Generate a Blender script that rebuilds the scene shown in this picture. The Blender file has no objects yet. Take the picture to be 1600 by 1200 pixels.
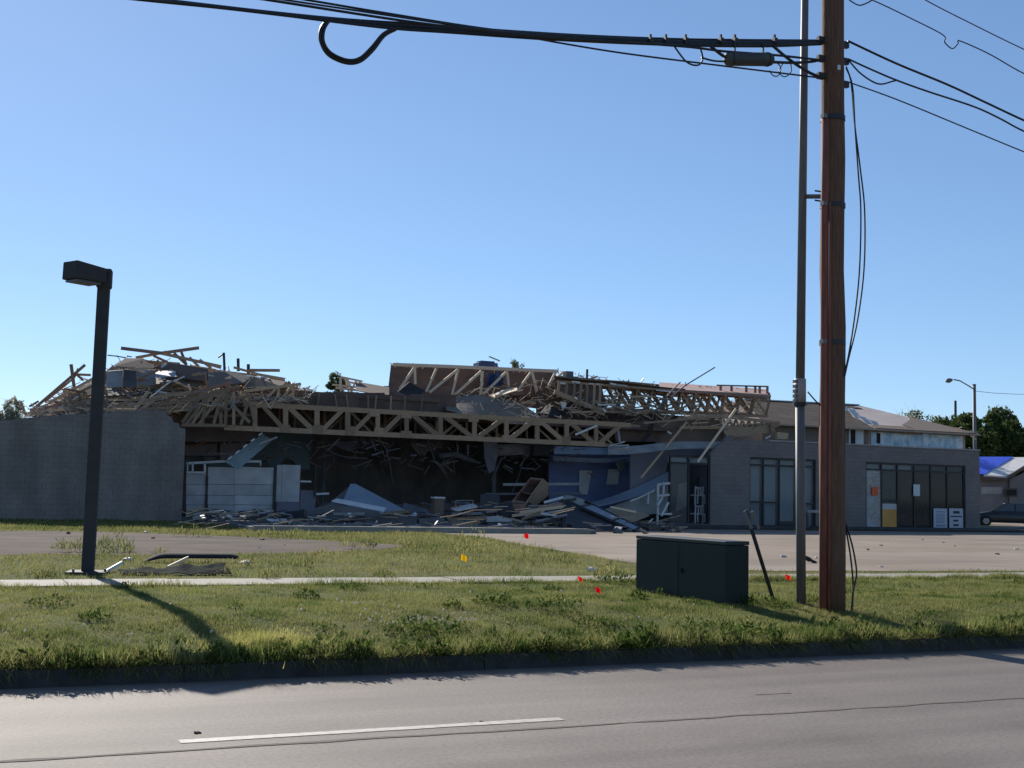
import bpy, math, random
import numpy as np
from mathutils import Vector, Matrix, Euler, noise
R = math.radians
random.seed(7); NP = np.random.default_rng(7)
scene = bpy.context.scene
COL = scene.collection

# ------------------------------------------------------------------ camera
CAM_Z = 1.8; YAW = 24.0; PITCH = 5.03; ROLL = 1.3; FPX = 1930.0
cd = bpy.data.cameras.new('camera'); cam = bpy.data.objects.new('camera', cd); COL.objects.link(cam)
cd.sensor_width = 36.0; cd.lens = 36.0 * FPX / 1600.0; cd.clip_start = 0.1; cd.clip_end = 6000
CM = Matrix.Rotation(R(-YAW), 3, 'Z') @ Matrix.Rotation(R(90 + PITCH), 3, 'X') @ Matrix.Rotation(R(ROLL), 3, 'Z')
cam.matrix_world = Matrix.Translation((0, 0, CAM_Z)) @ CM.to_4x4()
scene.camera = cam
scene.render.resolution_x = 1024; scene.render.resolution_y = 768

# ------------------------------------------------------------------ sky and sun
SUN_AZ = -3.5          # degrees from +Y, towards -X
SUN_EL = 29.0
world = bpy.data.worlds.new('World'); scene.world = world; world.use_nodes = True
wn = world.node_tree.nodes; wl = world.node_tree.links
bgn = wn['Background']
sky = wn.new('ShaderNodeTexSky'); sky.sky_type = 'NISHITA'; sky.sun_disc = False
sky.sun_elevation = R(SUN_EL); sky.sun_rotation = R(SUN_AZ)
sky.altitude = 1800; sky.air_density = 1.0; sky.dust_density = 0.3; sky.ozone_density = 7.5
gam = wn.new('ShaderNodeGamma'); gam.inputs[1].default_value = 0.75       # the camera's softer response to the bright sky
wl.new(sky.outputs[0], gam.inputs[0]); wl.new(gam.outputs[0], bgn.inputs[0]); bgn.inputs[1].default_value = 0.143
sd = bpy.data.lights.new('sun', 'SUN'); sun = bpy.data.objects.new('sun', sd); COL.objects.link(sun)
sd.energy = 5.0; sd.angle = R(0.53); sd.color = (1.0, 0.93, 0.83)
sdir = Vector((math.sin(R(SUN_AZ)) * math.cos(R(SUN_EL)), math.cos(R(SUN_AZ)) * math.cos(R(SUN_EL)), math.sin(R(SUN_EL))))
sun.rotation_euler = sdir.to_track_quat('Z', 'Y').to_euler(); sun.location = (0, 40, 60)
vs = scene.view_settings
vs.view_transform = 'Standard'; vs.look = 'None'; vs.gamma = 1.0; vs.exposure = 0.5; vs.use_curve_mapping = False

# ------------------------------------------------------------------ photograph pixel -> place
CAMP = Vector((0, 0, CAM_Z))
def ray(px, py):
    return CM @ Vector(((px - 800) / FPX, (600 - py) / FPX, -1.0))
def W(px, py, Y):
    d = ray(px, py); return CAMP + d * (Y / d.y)
G0 = 0.35
def GP(px, py, z=G0):
    d = ray(px, py); return CAMP + d * ((z - CAM_Z) / d.z)
def DP(px, py, D):
    d = ray(px, py); f = CM @ Vector((0, 0, -1)); return CAMP + d * (D / d.dot(f))

# ------------------------------------------------------------------ materials
MATS = {}
def mat(name, c1, c2=None, rough=0.8, scale=6.0, bump=0.0, bscale=40.0, metal=0.0, spec=0.4, stretch=None, rnd=0.0, detail=6.0, c3=None, s3=0.6, brick=None, streak=None, attr=0.0, contrast=(0.35, 0.68)):
    if name in MATS: return MATS[name]
    m = bpy.data.materials.new(name); m.use_nodes = True
    nt = m.node_tree; N = nt.nodes; L = nt.links
    p = N['Principled BSDF']
    p.inputs['Roughness'].default_value = rough; p.inputs['Metallic'].default_value = metal
    p.inputs['Specular IOR Level'].default_value = spec
    g = N.new('ShaderNodeNewGeometry'); tc = N.new('ShaderNodeTexCoord')
    src = g.outputs['Position']
    if stretch:
        mp = N.new('ShaderNodeMapping'); mp.inputs['Scale'].default_value = stretch
        L.new(tc.outputs['Object'], mp.inputs[0]); src = mp.outputs[0]
    c2 = c2 or tuple(x * 0.7 for x in c1)
    nz = N.new('ShaderNodeTexNoise'); nz.inputs['Scale'].default_value = scale; nz.inputs['Detail'].default_value = detail
    L.new(src, nz.inputs['Vector'])
    rp = N.new('ShaderNodeMapRange'); rp.inputs[1].default_value = contrast[0]; rp.inputs[2].default_value = contrast[1]
    L.new(nz.outputs[0], rp.inputs[0])
    mx = N.new('ShaderNodeMix'); mx.data_type = 'RGBA'
    mx.inputs[6].default_value = (*c1, 1); mx.inputs[7].default_value = (*c2, 1)
    L.new(rp.outputs[0], mx.inputs[0]); col = mx.outputs[2]
    if c3:
        n3 = N.new('ShaderNodeTexNoise'); n3.inputs['Scale'].default_value = s3; n3.inputs['Detail'].default_value = 4
        L.new(g.outputs['Position'], n3.inputs['Vector'])
        r3 = N.new('ShaderNodeMapRange'); r3.inputs[1].default_value = 0.48; r3.inputs[2].default_value = 0.66
        L.new(n3.outputs[0], r3.inputs[0])
        m3 = N.new('ShaderNodeMix'); m3.data_type = 'RGBA'; m3.inputs[7].default_value = (*c3, 1)
        L.new(col, m3.inputs[6]); L.new(r3.outputs[0], m3.inputs[0]); col = m3.outputs[2]
    if streak:
        mps = N.new('ShaderNodeMapping'); mps.inputs['Scale'].default_value = streak; L.new(g.outputs['Position'], mps.inputs[0])
        ns = N.new('ShaderNodeTexNoise'); ns.inputs['Scale'].default_value = 1.0; ns.inputs['Detail'].default_value = 6; L.new(mps.outputs[0], ns.inputs['Vector'])
        rs_ = N.new('ShaderNodeMapRange'); rs_.inputs[1].default_value = .3; rs_.inputs[2].default_value = .7; rs_.inputs[3].default_value = .78; rs_.inputs[4].default_value = 1.14; L.new(ns.outputs[0], rs_.inputs[0])
        nf = N.new('ShaderNodeTexNoise'); nf.inputs['Scale'].default_value = 28.0; nf.inputs['Detail'].default_value = 6; L.new(g.outputs['Position'], nf.inputs['Vector'])
        rf = N.new('ShaderNodeMapRange'); rf.inputs[1].default_value = .3; rf.inputs[2].default_value = .7; rf.inputs[3].default_value = .8; rf.inputs[4].default_value = 1.2; L.new(nf.outputs[0], rf.inputs[0])
        mm_ = N.new('ShaderNodeMath'); mm_.operation = 'MULTIPLY'; L.new(rs_.outputs[0], mm_.inputs[0]); L.new(rf.outputs[0], mm_.inputs[1])
        h2 = N.new('ShaderNodeHueSaturation'); L.new(mm_.outputs[0], h2.inputs['Value']); L.new(col, h2.inputs['Color']); col = h2.outputs[0]
    if brick:
        bk = N.new('ShaderNodeTexBrick'); bk.inputs['Scale'].default_value = 1.0
        bk.inputs['Color1'].default_value = (1, 1, 1, 1); bk.inputs['Color2'].default_value = (0.88, 0.88, 0.88, 1); bk.inputs['Mortar'].default_value = (0.75, 0.75, 0.75, 1)
        bk.inputs['Brick Width'].default_value = brick[0]; bk.inputs['Row Height'].default_value = brick[1]; bk.inputs['Mortar Size'].default_value = 0.012
        mp2 = N.new('ShaderNodeMapping'); mp2.inputs['Rotation'].default_value = (R(-90), 0, 0)
        L.new(g.outputs['Position'], mp2.inputs[0]); L.new(mp2.outputs[0], bk.inputs[0])
        m4 = N.new('ShaderNodeMix'); m4.data_type = 'RGBA'; m4.blend_type = 'MULTIPLY'; m4.inputs[0].default_value = 1.0
        L.new(col, m4.inputs[6]); L.new(bk.outputs[0], m4.inputs[7]); col = m4.outputs[2]
    if attr:
        an = N.new('ShaderNodeAttribute'); an.attribute_name = 'rnd'; ha = N.new('ShaderNodeHueSaturation')
        ra = N.new('ShaderNodeMapRange'); ra.inputs[3].default_value = 1 - attr; ra.inputs[4].default_value = 1 + attr
        L.new(an.outputs['Fac'], ra.inputs[0]); L.new(ra.outputs[0], ha.inputs['Value']); L.new(col, ha.inputs['Color']); col = ha.outputs[0]
    if rnd:
        oi = N.new('ShaderNodeObjectInfo'); hs = N.new('ShaderNodeHueSaturation')
        mr = N.new('ShaderNodeMapRange'); mr.inputs[3].default_value = 1 - rnd; mr.inputs[4].default_value = 1 + rnd
        L.new(oi.outputs['Random'], mr.inputs[0]); L.new(mr.outputs[0], hs.inputs['Value']); L.new(col, hs.inputs['Color']); col = hs.outputs[0]
    L.new(col, p.inputs['Base Color'])
    if bump:
        nb = N.new('ShaderNodeTexNoise'); nb.inputs['Scale'].default_value = bscale; nb.inputs['Detail'].default_value = 5
        L.new(src, nb.inputs['Vector'])
        bp = N.new('ShaderNodeBump'); bp.inputs['Strength'].default_value = bump; bp.inputs['Distance'].default_value = 0.02
        L.new(nb.outputs[0], bp.inputs['Height']); L.new(bp.outputs[0], p.inputs['Normal'])
    MATS[name] = m; return m

def leafmat(name, c1, c2, c3=None, trans=0.35, s=0.9):
    if name in MATS: return MATS[name]
    m = bpy.data.materials.new(name); m.use_nodes = True
    nt = m.node_tree; N = nt.nodes; L = nt.links
    for n in list(N): N.remove(n)
    out = N.new('ShaderNodeOutputMaterial'); d = N.new('ShaderNodeBsdfDiffuse'); t = N.new('ShaderNodeBsdfTranslucent'); mixs = N.new('ShaderNodeMixShader')
    mixs.inputs[0].default_value = trans
    g = N.new('ShaderNodeNewGeometry'); nz = N.new('ShaderNodeTexNoise'); nz.inputs['Scale'].default_value = s; nz.inputs['Detail'].default_value = 5
    L.new(g.outputs['Position'], nz.inputs[0])
    at = N.new('ShaderNodeAttribute'); at.attribute_name = 'rnd'
    ad = N.new('ShaderNodeMath'); ad.operation = 'MULTIPLY_ADD'; ad.inputs[1].default_value = 0.5
    L.new(at.outputs['Fac'], ad.inputs[0]); 
    sb = N.new('ShaderNodeMapRange'); sb.inputs[1].default_value = 0.35; sb.inputs[2].default_value = 0.65; sb.inputs[4].default_value = 0.55
    L.new(nz.outputs[0], sb.inputs[0]); L.new(sb.outputs[0], ad.inputs[2])
    cr = N.new('ShaderNodeValToRGB'); cr.color_ramp.elements[0].color = (*c1, 1); cr.color_ramp.elements[1].color = (*c2, 1)
    if c3:
        e = cr.color_ramp.elements.new(0.93); e.color = (*c3, 1); cr.color_ramp.elements[1].position = 0.75
        cr.color_ramp.elements[0].position = 0.1
    L.new(ad.outputs[0], cr.inputs[0])
    L.new(cr.outputs[0], d.inputs[0]); L.new(cr.outputs[0], t.inputs[0])
    L.new(d.outputs[0], mixs.inputs[1]); L.new(t.outputs[0], mixs.inputs[2]); L.new(mixs.outputs[0], out.inputs[0])
    MATS[name] = m; return m

def glassmat(name, tint=(0.6, 0.65, 0.68), clear=0.6, rough=0.05):
    if name in MATS: return MATS[name]
    m = bpy.data.materials.new(name); m.use_nodes = True
    nt = m.node_tree; N = nt.nodes; L = nt.links
    p = N['Principled BSDF']; p.inputs['Base Color'].default_value = (*[c * 0.25 for c in tint], 1); p.inputs['Roughness'].default_value = rough
    p.inputs['Specular IOR Level'].default_value = 0.6
    tr = N.new('ShaderNodeBsdfTransparent'); tr.inputs[0].default_value = (*tint, 1)
    mx = N.new('ShaderNodeMixShader'); mx.inputs[0].default_value = 1 - clear
    L.new(tr.outputs[0], mx.inputs[1]); L.new(p.outputs[0], mx.inputs[2]); L.new(mx.outputs[0], N['Material Output'].inputs[0])
    MATS[name] = m; return m

M = {}
M['asphalt'] = mat('asphalt', (0.182, 0.156, 0.139), (0.152, 0.131, 0.117), rough=0.72, scale=0.9, bump=0.35, bscale=160, c3=(0.205, 0.178, 0.160), s3=0.25, spec=0.22, streak=(.12, 1.6, 1))
M['paint_line'] = mat('paint_line', (0.46, 0.42, 0.375), (0.27, 0.245, 0.22), rough=0.7, scale=14, contrast=(0.45, 0.75))
M['tar'] = mat('tar', (0.15, 0.128, 0.113), (0.17, 0.145, 0.13), rough=0.9, spec=.1, scale=8)
M['concrete'] = mat('concrete', (0.27, 0.25, 0.21), (0.2, 0.185, 0.155), rough=0.85, scale=3, bump=0.2, bscale=60)
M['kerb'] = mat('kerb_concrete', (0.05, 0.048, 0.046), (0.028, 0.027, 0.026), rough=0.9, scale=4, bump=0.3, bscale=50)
M['lot'] = mat('lot_paving', (0.26, 0.212, 0.172), (0.205, 0.168, 0.138), rough=0.9, scale=0.7, bump=0.25, bscale=60, c3=(0.23, 0.185, 0.145), s3=0.18, spec=0.2, streak=(.25, .5, 1))
M['lot2'] = mat('old_lot_paving', (0.15, 0.126, 0.11), (0.105, 0.088, 0.077), rough=1.0, scale=0.9, bump=0.3, bscale=40, c3=(0.14, 0.108, 0.094), s3=0.3, spec=0.05, streak=(.2, .7, 1))
M['soil'] = mat('turf_soil', (0.10, 0.115, 0.04), (0.06, 0.072, 0.026), rough=1.0, scale=2.2, bump=0.6, bscale=30, c3=(0.13, 0.115, 0.05), s3=0.5, spec=0.1)
M['pole_wood'] = mat('pole_wood', (0.17, 0.088, 0.05), (0.085, 0.045, 0.028), rough=0.85, scale=5, stretch=(14, 14, 0.6), bump=0.5, bscale=10)
M['guard'] = mat('guard_red', (0.24, 0.085, 0.055), (0.16, 0.055, 0.04), rough=0.8, scale=4, stretch=(6, 6, 0.8))
M['galv'] = mat('galvanised', (0.165, 0.16, 0.158), (0.125, 0.12, 0.12), rough=0.6, scale=5, metal=0.0, stretch=(6, 6, 0.5))
M['dark_metal'] = mat('dark_metal', (0.028, 0.028, 0.03), (0.02, 0.02, 0.022), rough=0.5, scale=5)
M['bronze'] = mat('lamp_bronze', (0.058, 0.054, 0.055), (0.046, 0.043, 0.045), rough=0.75, scale=3, spec=.2)
M['lens'] = mat('lamp_lens', (0.09, 0.09, 0.09), (0.07, 0.07, 0.07), rough=0.3, scale=3)
M['cable'] = mat('cable_black', (0.012, 0.012, 0.014), (0.02, 0.02, 0.022), rough=0.5, scale=8)
M['splice'] = mat('splice_grey', (0.12, 0.115, 0.105), (0.05, 0.05, 0.05), rough=0.6, scale=3, contrast=(0.4, 0.55))
M['cabinet_green'] = mat('cabinet_green', (0.010, 0.021, 0.018), (0.008, 0.017, 0.015), rough=0.7, scale=2, bump=0.05, bscale=10)
M['block'] = mat('dark_block', (0.225, 0.19, 0.168), (0.19, 0.16, 0.143), rough=0.9, scale=1.2, bump=0.35, bscale=45, rnd=0.0, attr=0.045, streak=(1.2, 1, .25), c3=(0.23, 0.198, 0.176), s3=0.7)
M['block_core'] = mat('block_mortar', (0.2, 0.18, 0.172), (0.17, 0.155, 0.15), rough=0.95, scale=2)
M['stone_wall'] = mat('storefront_block', (0.215, 0.19, 0.178), (0.175, 0.155, 0.147), rough=0.9, scale=0.8, bump=0.2, bscale=40, brick=(0.4, 0.2))
M['wood'] = mat('weathered_pine', (0.44, 0.31, 0.19), (0.31, 0.215, 0.13), rough=0.8, scale=3, stretch=(2, 9, 9), rnd=0.3)
M['wood_old'] = mat('old_timber', (0.34, 0.235, 0.15), (0.21, 0.145, 0.095), rough=0.85, scale=3, stretch=(2, 9, 9), rnd=0.35)
M['wood_pale'] = mat('pale_pine', (0.78, 0.60, 0.42), (0.66, 0.48, 0.32), rough=0.75, scale=3, stretch=(2, 9, 9), rnd=0.15)  # paleness raised to stand in for sunlight on the upper truss
M['wood_red'] = mat('reddish_board', (0.27, 0.155, 0.12), (0.19, 0.11, 0.088), rough=0.8, scale=3, rnd=0.2)
M['truss_wood'] = mat('truss_wood', (0.37, 0.25, 0.155), (0.25, 0.165, 0.1), rough=0.8, scale=3, stretch=(2, 9, 9), rnd=0.25)
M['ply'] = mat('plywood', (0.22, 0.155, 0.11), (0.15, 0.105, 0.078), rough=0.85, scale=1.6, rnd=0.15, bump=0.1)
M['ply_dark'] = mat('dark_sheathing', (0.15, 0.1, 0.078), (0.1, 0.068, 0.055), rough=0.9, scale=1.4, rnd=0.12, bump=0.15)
M['felt'] = mat('roof_felt', (0.2, 0.165, 0.135), (0.15, 0.122, 0.1), rough=0.95, scale=1.2, bump=0.3, bscale=20)
M['shingle_dark'] = mat('shingle_dark', (0.03, 0.028, 0.028), (0.02, 0.019, 0.02), rough=0.95, scale=3, bump=0.3)
M['sheet_grey'] = mat('grey_sheet', (0.33, 0.315, 0.3), (0.22, 0.21, 0.2), rough=0.6, scale=1.4, rnd=0.15)
M['sheet_white'] = mat('white_sheet', (0.62, 0.62, 0.6), (0.5, 0.5, 0.48), rough=0.55, scale=2, rnd=0.12)
M['sheet_blue'] = mat('blue_grey_sheet', (0.22, 0.265, 0.32), (0.17, 0.21, 0.26), rough=0.45, scale=1.2)
M['sheet_teal'] = mat('teal_sheet', (0.34, 0.40, 0.39), (0.26, 0.31, 0.31), rough=0.5, scale=2)
M['foil'] = mat('bright_metal', (0.6, 0.6, 0.58), (0.45, 0.45, 0.43), rough=0.45, scale=4, metal=0.1, rnd=0.1)
M['navy'] = mat('navy_wall', (0.13, 0.165, 0.30), (0.09, 0.115, 0.215), rough=0.7, scale=1.0)
M['navy_box'] = mat('blue_box', (0.03, 0.07, 0.18), (0.022, 0.05, 0.13), rough=0.5, scale=2)
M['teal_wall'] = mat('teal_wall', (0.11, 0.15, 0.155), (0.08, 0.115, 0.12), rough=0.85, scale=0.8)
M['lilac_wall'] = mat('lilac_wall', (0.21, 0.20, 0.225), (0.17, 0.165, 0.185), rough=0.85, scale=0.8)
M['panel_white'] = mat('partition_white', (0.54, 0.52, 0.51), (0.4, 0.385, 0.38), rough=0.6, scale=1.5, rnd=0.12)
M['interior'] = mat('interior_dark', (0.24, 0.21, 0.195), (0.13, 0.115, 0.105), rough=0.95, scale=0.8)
M['duct'] = mat('torn_insulation', (0.14, 0.14, 0.15), (0.09, 0.09, 0.1), rough=0.95, scale=2.5, bump=0.3)
M['frame_black'] = mat('frame_black', (0.012, 0.012, 0.014), (0.018, 0.018, 0.02), rough=0.45, scale=3)
M['white'] = mat('white_paint', (0.68, 0.68, 0.67), (0.58, 0.58, 0.57), rough=0.5, scale=3)
M['orange'] = mat('orange_paper', (0.75, 0.12, 0.03), (0.65, 0.1, 0.025), rough=0.6, scale=3)
M['flag_o'] = leafmat('orange_flag', (0.9, 0.13, 0.04), (0.95, 0.17, 0.06), None, .6)
M['flag_r'] = leafmat('red_flag', (0.85, 0.05, 0.04), (0.9, 0.08, 0.06), None, .6)
M['flag_y'] = leafmat('yellow_flag', (0.9, 0.65, 0.03), (0.95, 0.72, 0.05), None, .6)
M['amber'] = mat('amber_sign', (0.62, 0.31, 0.06), (0.52, 0.25, 0.045), rough=0.5, scale=2)
M['blind'] = mat('pale_blind', (0.62, 0.66, 0.66), (0.55, 0.6, 0.6), rough=0.8, scale=1)
M['wrap'] = mat('house_wrap', (0.34, 0.52, 0.62), (0.6, 0.68, 0.72), rough=0.5, scale=1.1, contrast=(0.45, 0.55), c3=(0.22, 0.36, 0.46), s3=1.8)
M['tan'] = mat('tan_sheathing', (0.40, 0.31, 0.24), (0.30, 0.23, 0.18), rough=0.85, scale=1.4)
M['roof_pale'] = mat('roof_underlay', (0.42, 0.36, 0.34), (0.33, 0.28, 0.265), rough=0.85, scale=1.0, bump=0.1)
M['roof_brown'] = mat('brown_shingle', (0.15, 0.11, 0.09), (0.10, 0.075, 0.062), rough=0.95, scale=5, bump=0.4, bscale=30)
M['roof_white'] = mat('white_roof', (0.66, 0.64, 0.62), (0.55, 0.53, 0.52), rough=0.7, scale=1)
M['tarp'] = mat('blue_tarp', (0.02, 0.06, 0.55), (0.03, 0.08, 0.62), rough=0.45, scale=1)
M['house_wall'] = mat('house_wall', (0.22, 0.20, 0.19), (0.17, 0.155, 0.15), rough=0.8, scale=1)
M['car_paint'] = mat('car_paint', (0.035, 0.038, 0.042), (0.03, 0.033, 0.036), rough=0.25, scale=1)
M['tyre'] = mat('tyre', (0.015, 0.015, 0.015), (0.02, 0.02, 0.02), rough=0.9, scale=4)
M['chrome'] = mat('chrome', (0.2, 0.2, 0.2), (0.15, 0.15, 0.15), rough=0.2, metal=0.9, scale=4)
M['bark'] = mat('bark', (0.12, 0.095, 0.075), (0.07, 0.055, 0.045), rough=0.95, scale=5, bump=0.5, bscale=15)
M['rubble'] = mat('rubble', (0.16, 0.15, 0.14), (0.06, 0.058, 0.055), rough=0.9, scale=2.5, contrast=(0.4, 0.6), c3=(0.13, 0.095, 0.07), s3=1.5)
M['slab_grey'] = mat('grey_slab', (0.13, 0.13, 0.135), (0.09, 0.09, 0.095), rough=0.85, scale=1.5, rnd=0.2)
M['glass'] = glassmat('window_glass', (.82, .86, .88), .8)
M['glass_dark'] = glassmat('dark_glass', (0.5, 0.5, 0.5), 0.72)
M['crazed'] = mat('crazed_glass', (0.50, 0.48, 0.44), (0.16, 0.14, 0.12), rough=0.4, scale=30, contrast=(0.38, 0.6), detail=8, c3=(.36, .38, .4), s3=1.1)
M['paper'] = mat('paper_white', (0.48, 0.50, 0.54), (0.42, 0.44, 0.48), rough=0.8, scale=2)
M['ink'] = mat('ink_dark', (0.03, 0.03, 0.04), (0.05, 0.05, 0.06), rough=0.8, scale=4)
M['ink_blue'] = mat('ink_blue', (0.20, 0.24, 0.36), (0.16, 0.2, 0.32), rough=0.8, scale=8)
M['seed'] = leafmat('seed_white', (.7, .68, .6), (.85, .82, .75), None, .5)
M['dark_panel'] = mat('dark_panel', (.05, .052, .06), (.035, .037, .043), rough=.8, scale=1.5)
M['grass'] = leafmat('grass_blade', (0.055, 0.108, 0.018), (0.15, 0.235, 0.046), (0.29, 0.27, 0.11), 0.5, 1.3)
M['grass_far'] = leafmat('grass_blade_far', (0.075, 0.125, 0.028), (0.165, 0.235, 0.055), (0.28, 0.25, 0.11), 0.5, 0.6)
M['grass_dry'] = leafmat('grass_dry', (0.34, 0.33, 0.10), (0.5, 0.46, 0.17), None, 0.5, 2)
M['weed'] = leafmat('weed_leaf', (0.04, 0.07, 0.016), (0.095, 0.14, 0.035), None, 0.4, 1.5)
M['leaf_dark'] = leafmat('leaf_dark', (0.04, 0.06, 0.022), (0.085, 0.115, 0.04), None, 0.35, 0.4)
M['leaf_mid'] = leafmat('leaf_mid', (0.075, 0.105, 0.045), (0.15, 0.18, 0.08), None, 0.45, 0.5)
M['leaf_pale'] = leafmat('leaf_pale', (0.24, 0.25, 0.19), (0.36, 0.36, 0.29), None, 0.5, 0.5)

# ------------------------------------------------------------------ mesh helpers
ORG = {}          # object name -> world position of its origin (all parents keep identity rotation and scale)
def tag(o, label=None, cat=None, group=None, kind=None):
    if label: o['label'] = label
    if cat: o['category'] = cat
    if group: o['group'] = group
    if kind: o['kind'] = kind
    return o
def empty(name, loc, label, cat, group=None):
    o = bpy.data.objects.new(name, None); COL.objects.link(o); o.location = loc; o.empty_display_size = 0.3
    ORG[o.name] = Vector(loc); return tag(o, label, cat, group)
def perp(d, ref=Vector((0, 1, 0))):
    d = d.normalized()
    y = ref - d * ref.dot(d)
    if y.length < 1e-3: y = Vector((1, 0, 0)) - d * d.x
    y.normalize(); return d, y, d.cross(y)
class MB:
    def __init__(s): s.v = []; s.f = []
    def add(s, vs, fs):
        b = len(s.v); s.v += [Vector(p) for p in vs]; s.f += [tuple(b + i for i in f) for f in fs]; return s
    def hexa(s, p):   # 8 points: bottom ring 0-3, top ring 4-7
        return s.add(p, [(3, 2, 1, 0), (4, 5, 6, 7), (0, 1, 5, 4), (1, 2, 6, 5), (2, 3, 7, 6), (3, 0, 4, 7)])
    def box(s, a, b):
        x0, y0, z0 = a; x1, y1, z1 = b
        return s.hexa([(x0, y0, z0), (x1, y0, z0), (x1, y1, z0), (x0, y1, z0), (x0, y0, z1), (x1, y0, z1), (x1, y1, z1), (x0, y1, z1)])
    def cbox(s, c, size, rot=None):
        c = Vector(c); h = Vector(size) / 2; m = rot.to_matrix() if rot else Matrix.Identity(3)
        return s.hexa([c + m @ Vector((x * h.x, y * h.y, z * h.z)) for x, y, z in ((-1, -1, -1), (1, -1, -1), (1, 1, -1), (-1, 1, -1), (-1, -1, 1), (1, -1, 1), (1, 1, 1), (-1, 1, 1))])
    def beam(s, p0, p1, w, t, ref=Vector((0, 1, 0))):
        p0 = Vector(p0); p1 = Vector(p1); d, y, z = perp(p1 - p0, ref); y = y * t / 2; z = z * w / 2
        return s.hexa([p0 - y - z, p1 - y - z, p1 + y - z, p0 + y - z, p0 - y + z, p1 - y + z, p1 + y + z, p0 + y + z])
    def prism(s, pts, vec):   # polygon pts (3-D) extruded by vec
        n = len(pts); vec = Vector(vec); pts = [Vector(p) for p in pts]
        s.add(pts + [p + vec for p in pts], [tuple(range(n)), tuple(range(2 * n - 1, n - 1, -1))] + [(i, i + n, (i + 1) % n + n, (i + 1) % n) for i in range(n)]); return s
    def tube(s, pts, r, n=8, caps=True):
        pts = [Vector(p) for p in pts]; k = len(pts); rs = r if isinstance(r, (list, tuple)) else [r] * k
        b = len(s.v); up = None
        for i, p in enumerate(pts):
            d = (pts[min(i + 1, k - 1)] - pts[max(i - 1, 0)]).normalized()
            if up is None: up = d.orthogonal().normalized()
            up = (up - d * up.dot(d)); up = up.normalized() if up.length > 1e-5 else d.orthogonal().normalized()
            w = d.cross(up)
            for j in range(n):
                a = 2 * math.pi * j / n; s.v.append(p + (up * math.cos(a) + w * math.sin(a)) * rs[i])
        for i in range(k - 1):
            for j in range(n):
                s.f.append((b + i * n + j, b + i * n + (j + 1) % n, b + (i + 1) * n + (j + 1) % n, b + (i + 1) * n + j))
        if caps:
            s.f.append(tuple(b + j for j in range(n))[::-1]); s.f.append(tuple(b + (k - 1) * n + j for j in range(n)))
        return s
    def grid(s, fn, nu, nv, thick=None):   # fn(u,v)->point, thin shell
        b = len(s.v)
        P = [[Vector(fn(i / nu, j / nv)) for j in range(nv + 1)] for i in range(nu + 1)]
        n0 = (P[nu][0] - P[0][0]).cross(P[0][nv] - P[0][0]).normalized() * (thick or 0.02)
        for off in (Vector((0, 0, 0)), n0):
            for i in range(nu + 1):
                for j in range(nv + 1): s.v.append(P[i][j] + off)
        m = (nu + 1) * (nv + 1); q = lambda i, j: b + i * (nv + 1) + j
        for i in range(nu):
            for j in range(nv):
                s.f.append((q(i, j), q(i, j + 1), q(i + 1, j + 1), q(i + 1, j))); s.f.append((q(i, j) + m, q(i + 1, j) + m, q(i + 1, j + 1) + m, q(i, j + 1) + m))
        for i in range(nu):
            for j, fl in ((0, 0), (nv, 1)):
                a, c = q(i, j), q(i + 1, j); s.f.append((a, c, c + m, a + m) if not fl else (a, a + m, c + m, c))
        for j in range(nv):
            for i, fl in ((0, 1), (nu, 0)):
                a, c = q(i, j), q(i, j + 1); s.f.append((a, c, c + m, a + m) if not fl else (a, a + m, c + m, c))
        return s
    def build(s, name, material, parent=None, smooth=False, origin=None, bevel=0.0):
        if origin is None:
            origin = ORG[parent.name] if parent else Vector((sum(p.x for p in s.v) / len(s.v), sum(p.y for p in s.v) / len(s.v), min(p.z for p in s.v)))
        origin = Vector(origin)
        me = bpy.data.meshes.new(name); me.from_pydata([p - origin for p in s.v], [], s.f); me.update()
        if smooth:
            me.polygons.foreach_set('use_smooth', [True] * len(me.polygons))
        o = bpy.data.objects.new(name, me); COL.objects.link(o); me.materials.append(material)
        if parent: o.parent = parent; o.location = origin - ORG[parent.name]
        else: o.location = origin
        ORG[o.name] = origin
        if bevel:
            bm = o.modifiers.new('bevel', 'BEVEL'); bm.width = bevel; bm.segments = 2; bm.limit_method = 'ANGLE'
        return o
UNIT = {}
def unit(material):
    if material.name not in UNIT:
        me = bpy.data.meshes.new('board_' + material.name)
        vv = [(x, y, z) for z in (-.5, .5) for x, y in ((-.5, -.5), (.5, -.5), (.5, .5), (-.5, .5))]
        me.from_pydata(vv, [], [(3, 2, 1, 0), (4, 5, 6, 7), (0, 1, 5, 4), (1, 2, 6, 5), (2, 3, 7, 6), (3, 0, 4, 7)]); me.materials.append(material); UNIT[material.name] = me
    return UNIT[material.name]
def board(name, p0, p1, w, t, material, parent=None, ref=Vector((0, 1, 0)), twist=0.0):
    p0 = Vector(p0); p1 = Vector(p1); d, y, z = perp(p1 - p0, ref); L = (p1 - p0).length
    if twist:
        q = Matrix.Rotation(twist, 3, d); y = q @ y; z = q @ z
    m = Matrix((d * L, y * t, z * w)).transposed().to_4x4(); m.translation = (p0 + p1) / 2 - (ORG[parent.name] if parent else Vector())
    o = bpy.data.objects.new(name, unit(material)); COL.objects.link(o)
    if parent: o.parent = parent
    o.matrix_local = m
    return o
def PX(poly, Y): return [W(x, y, Y) for x, y in poly]
def slab(name, poly, Y, t, material, parent=None, bevel=0.0):     # outline standing in the plane y=Y, t thick away from us
    return MB().prism(PX(poly, Y)[::1], (0, t, 0)).build(name, material, parent, bevel=bevel)
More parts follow.
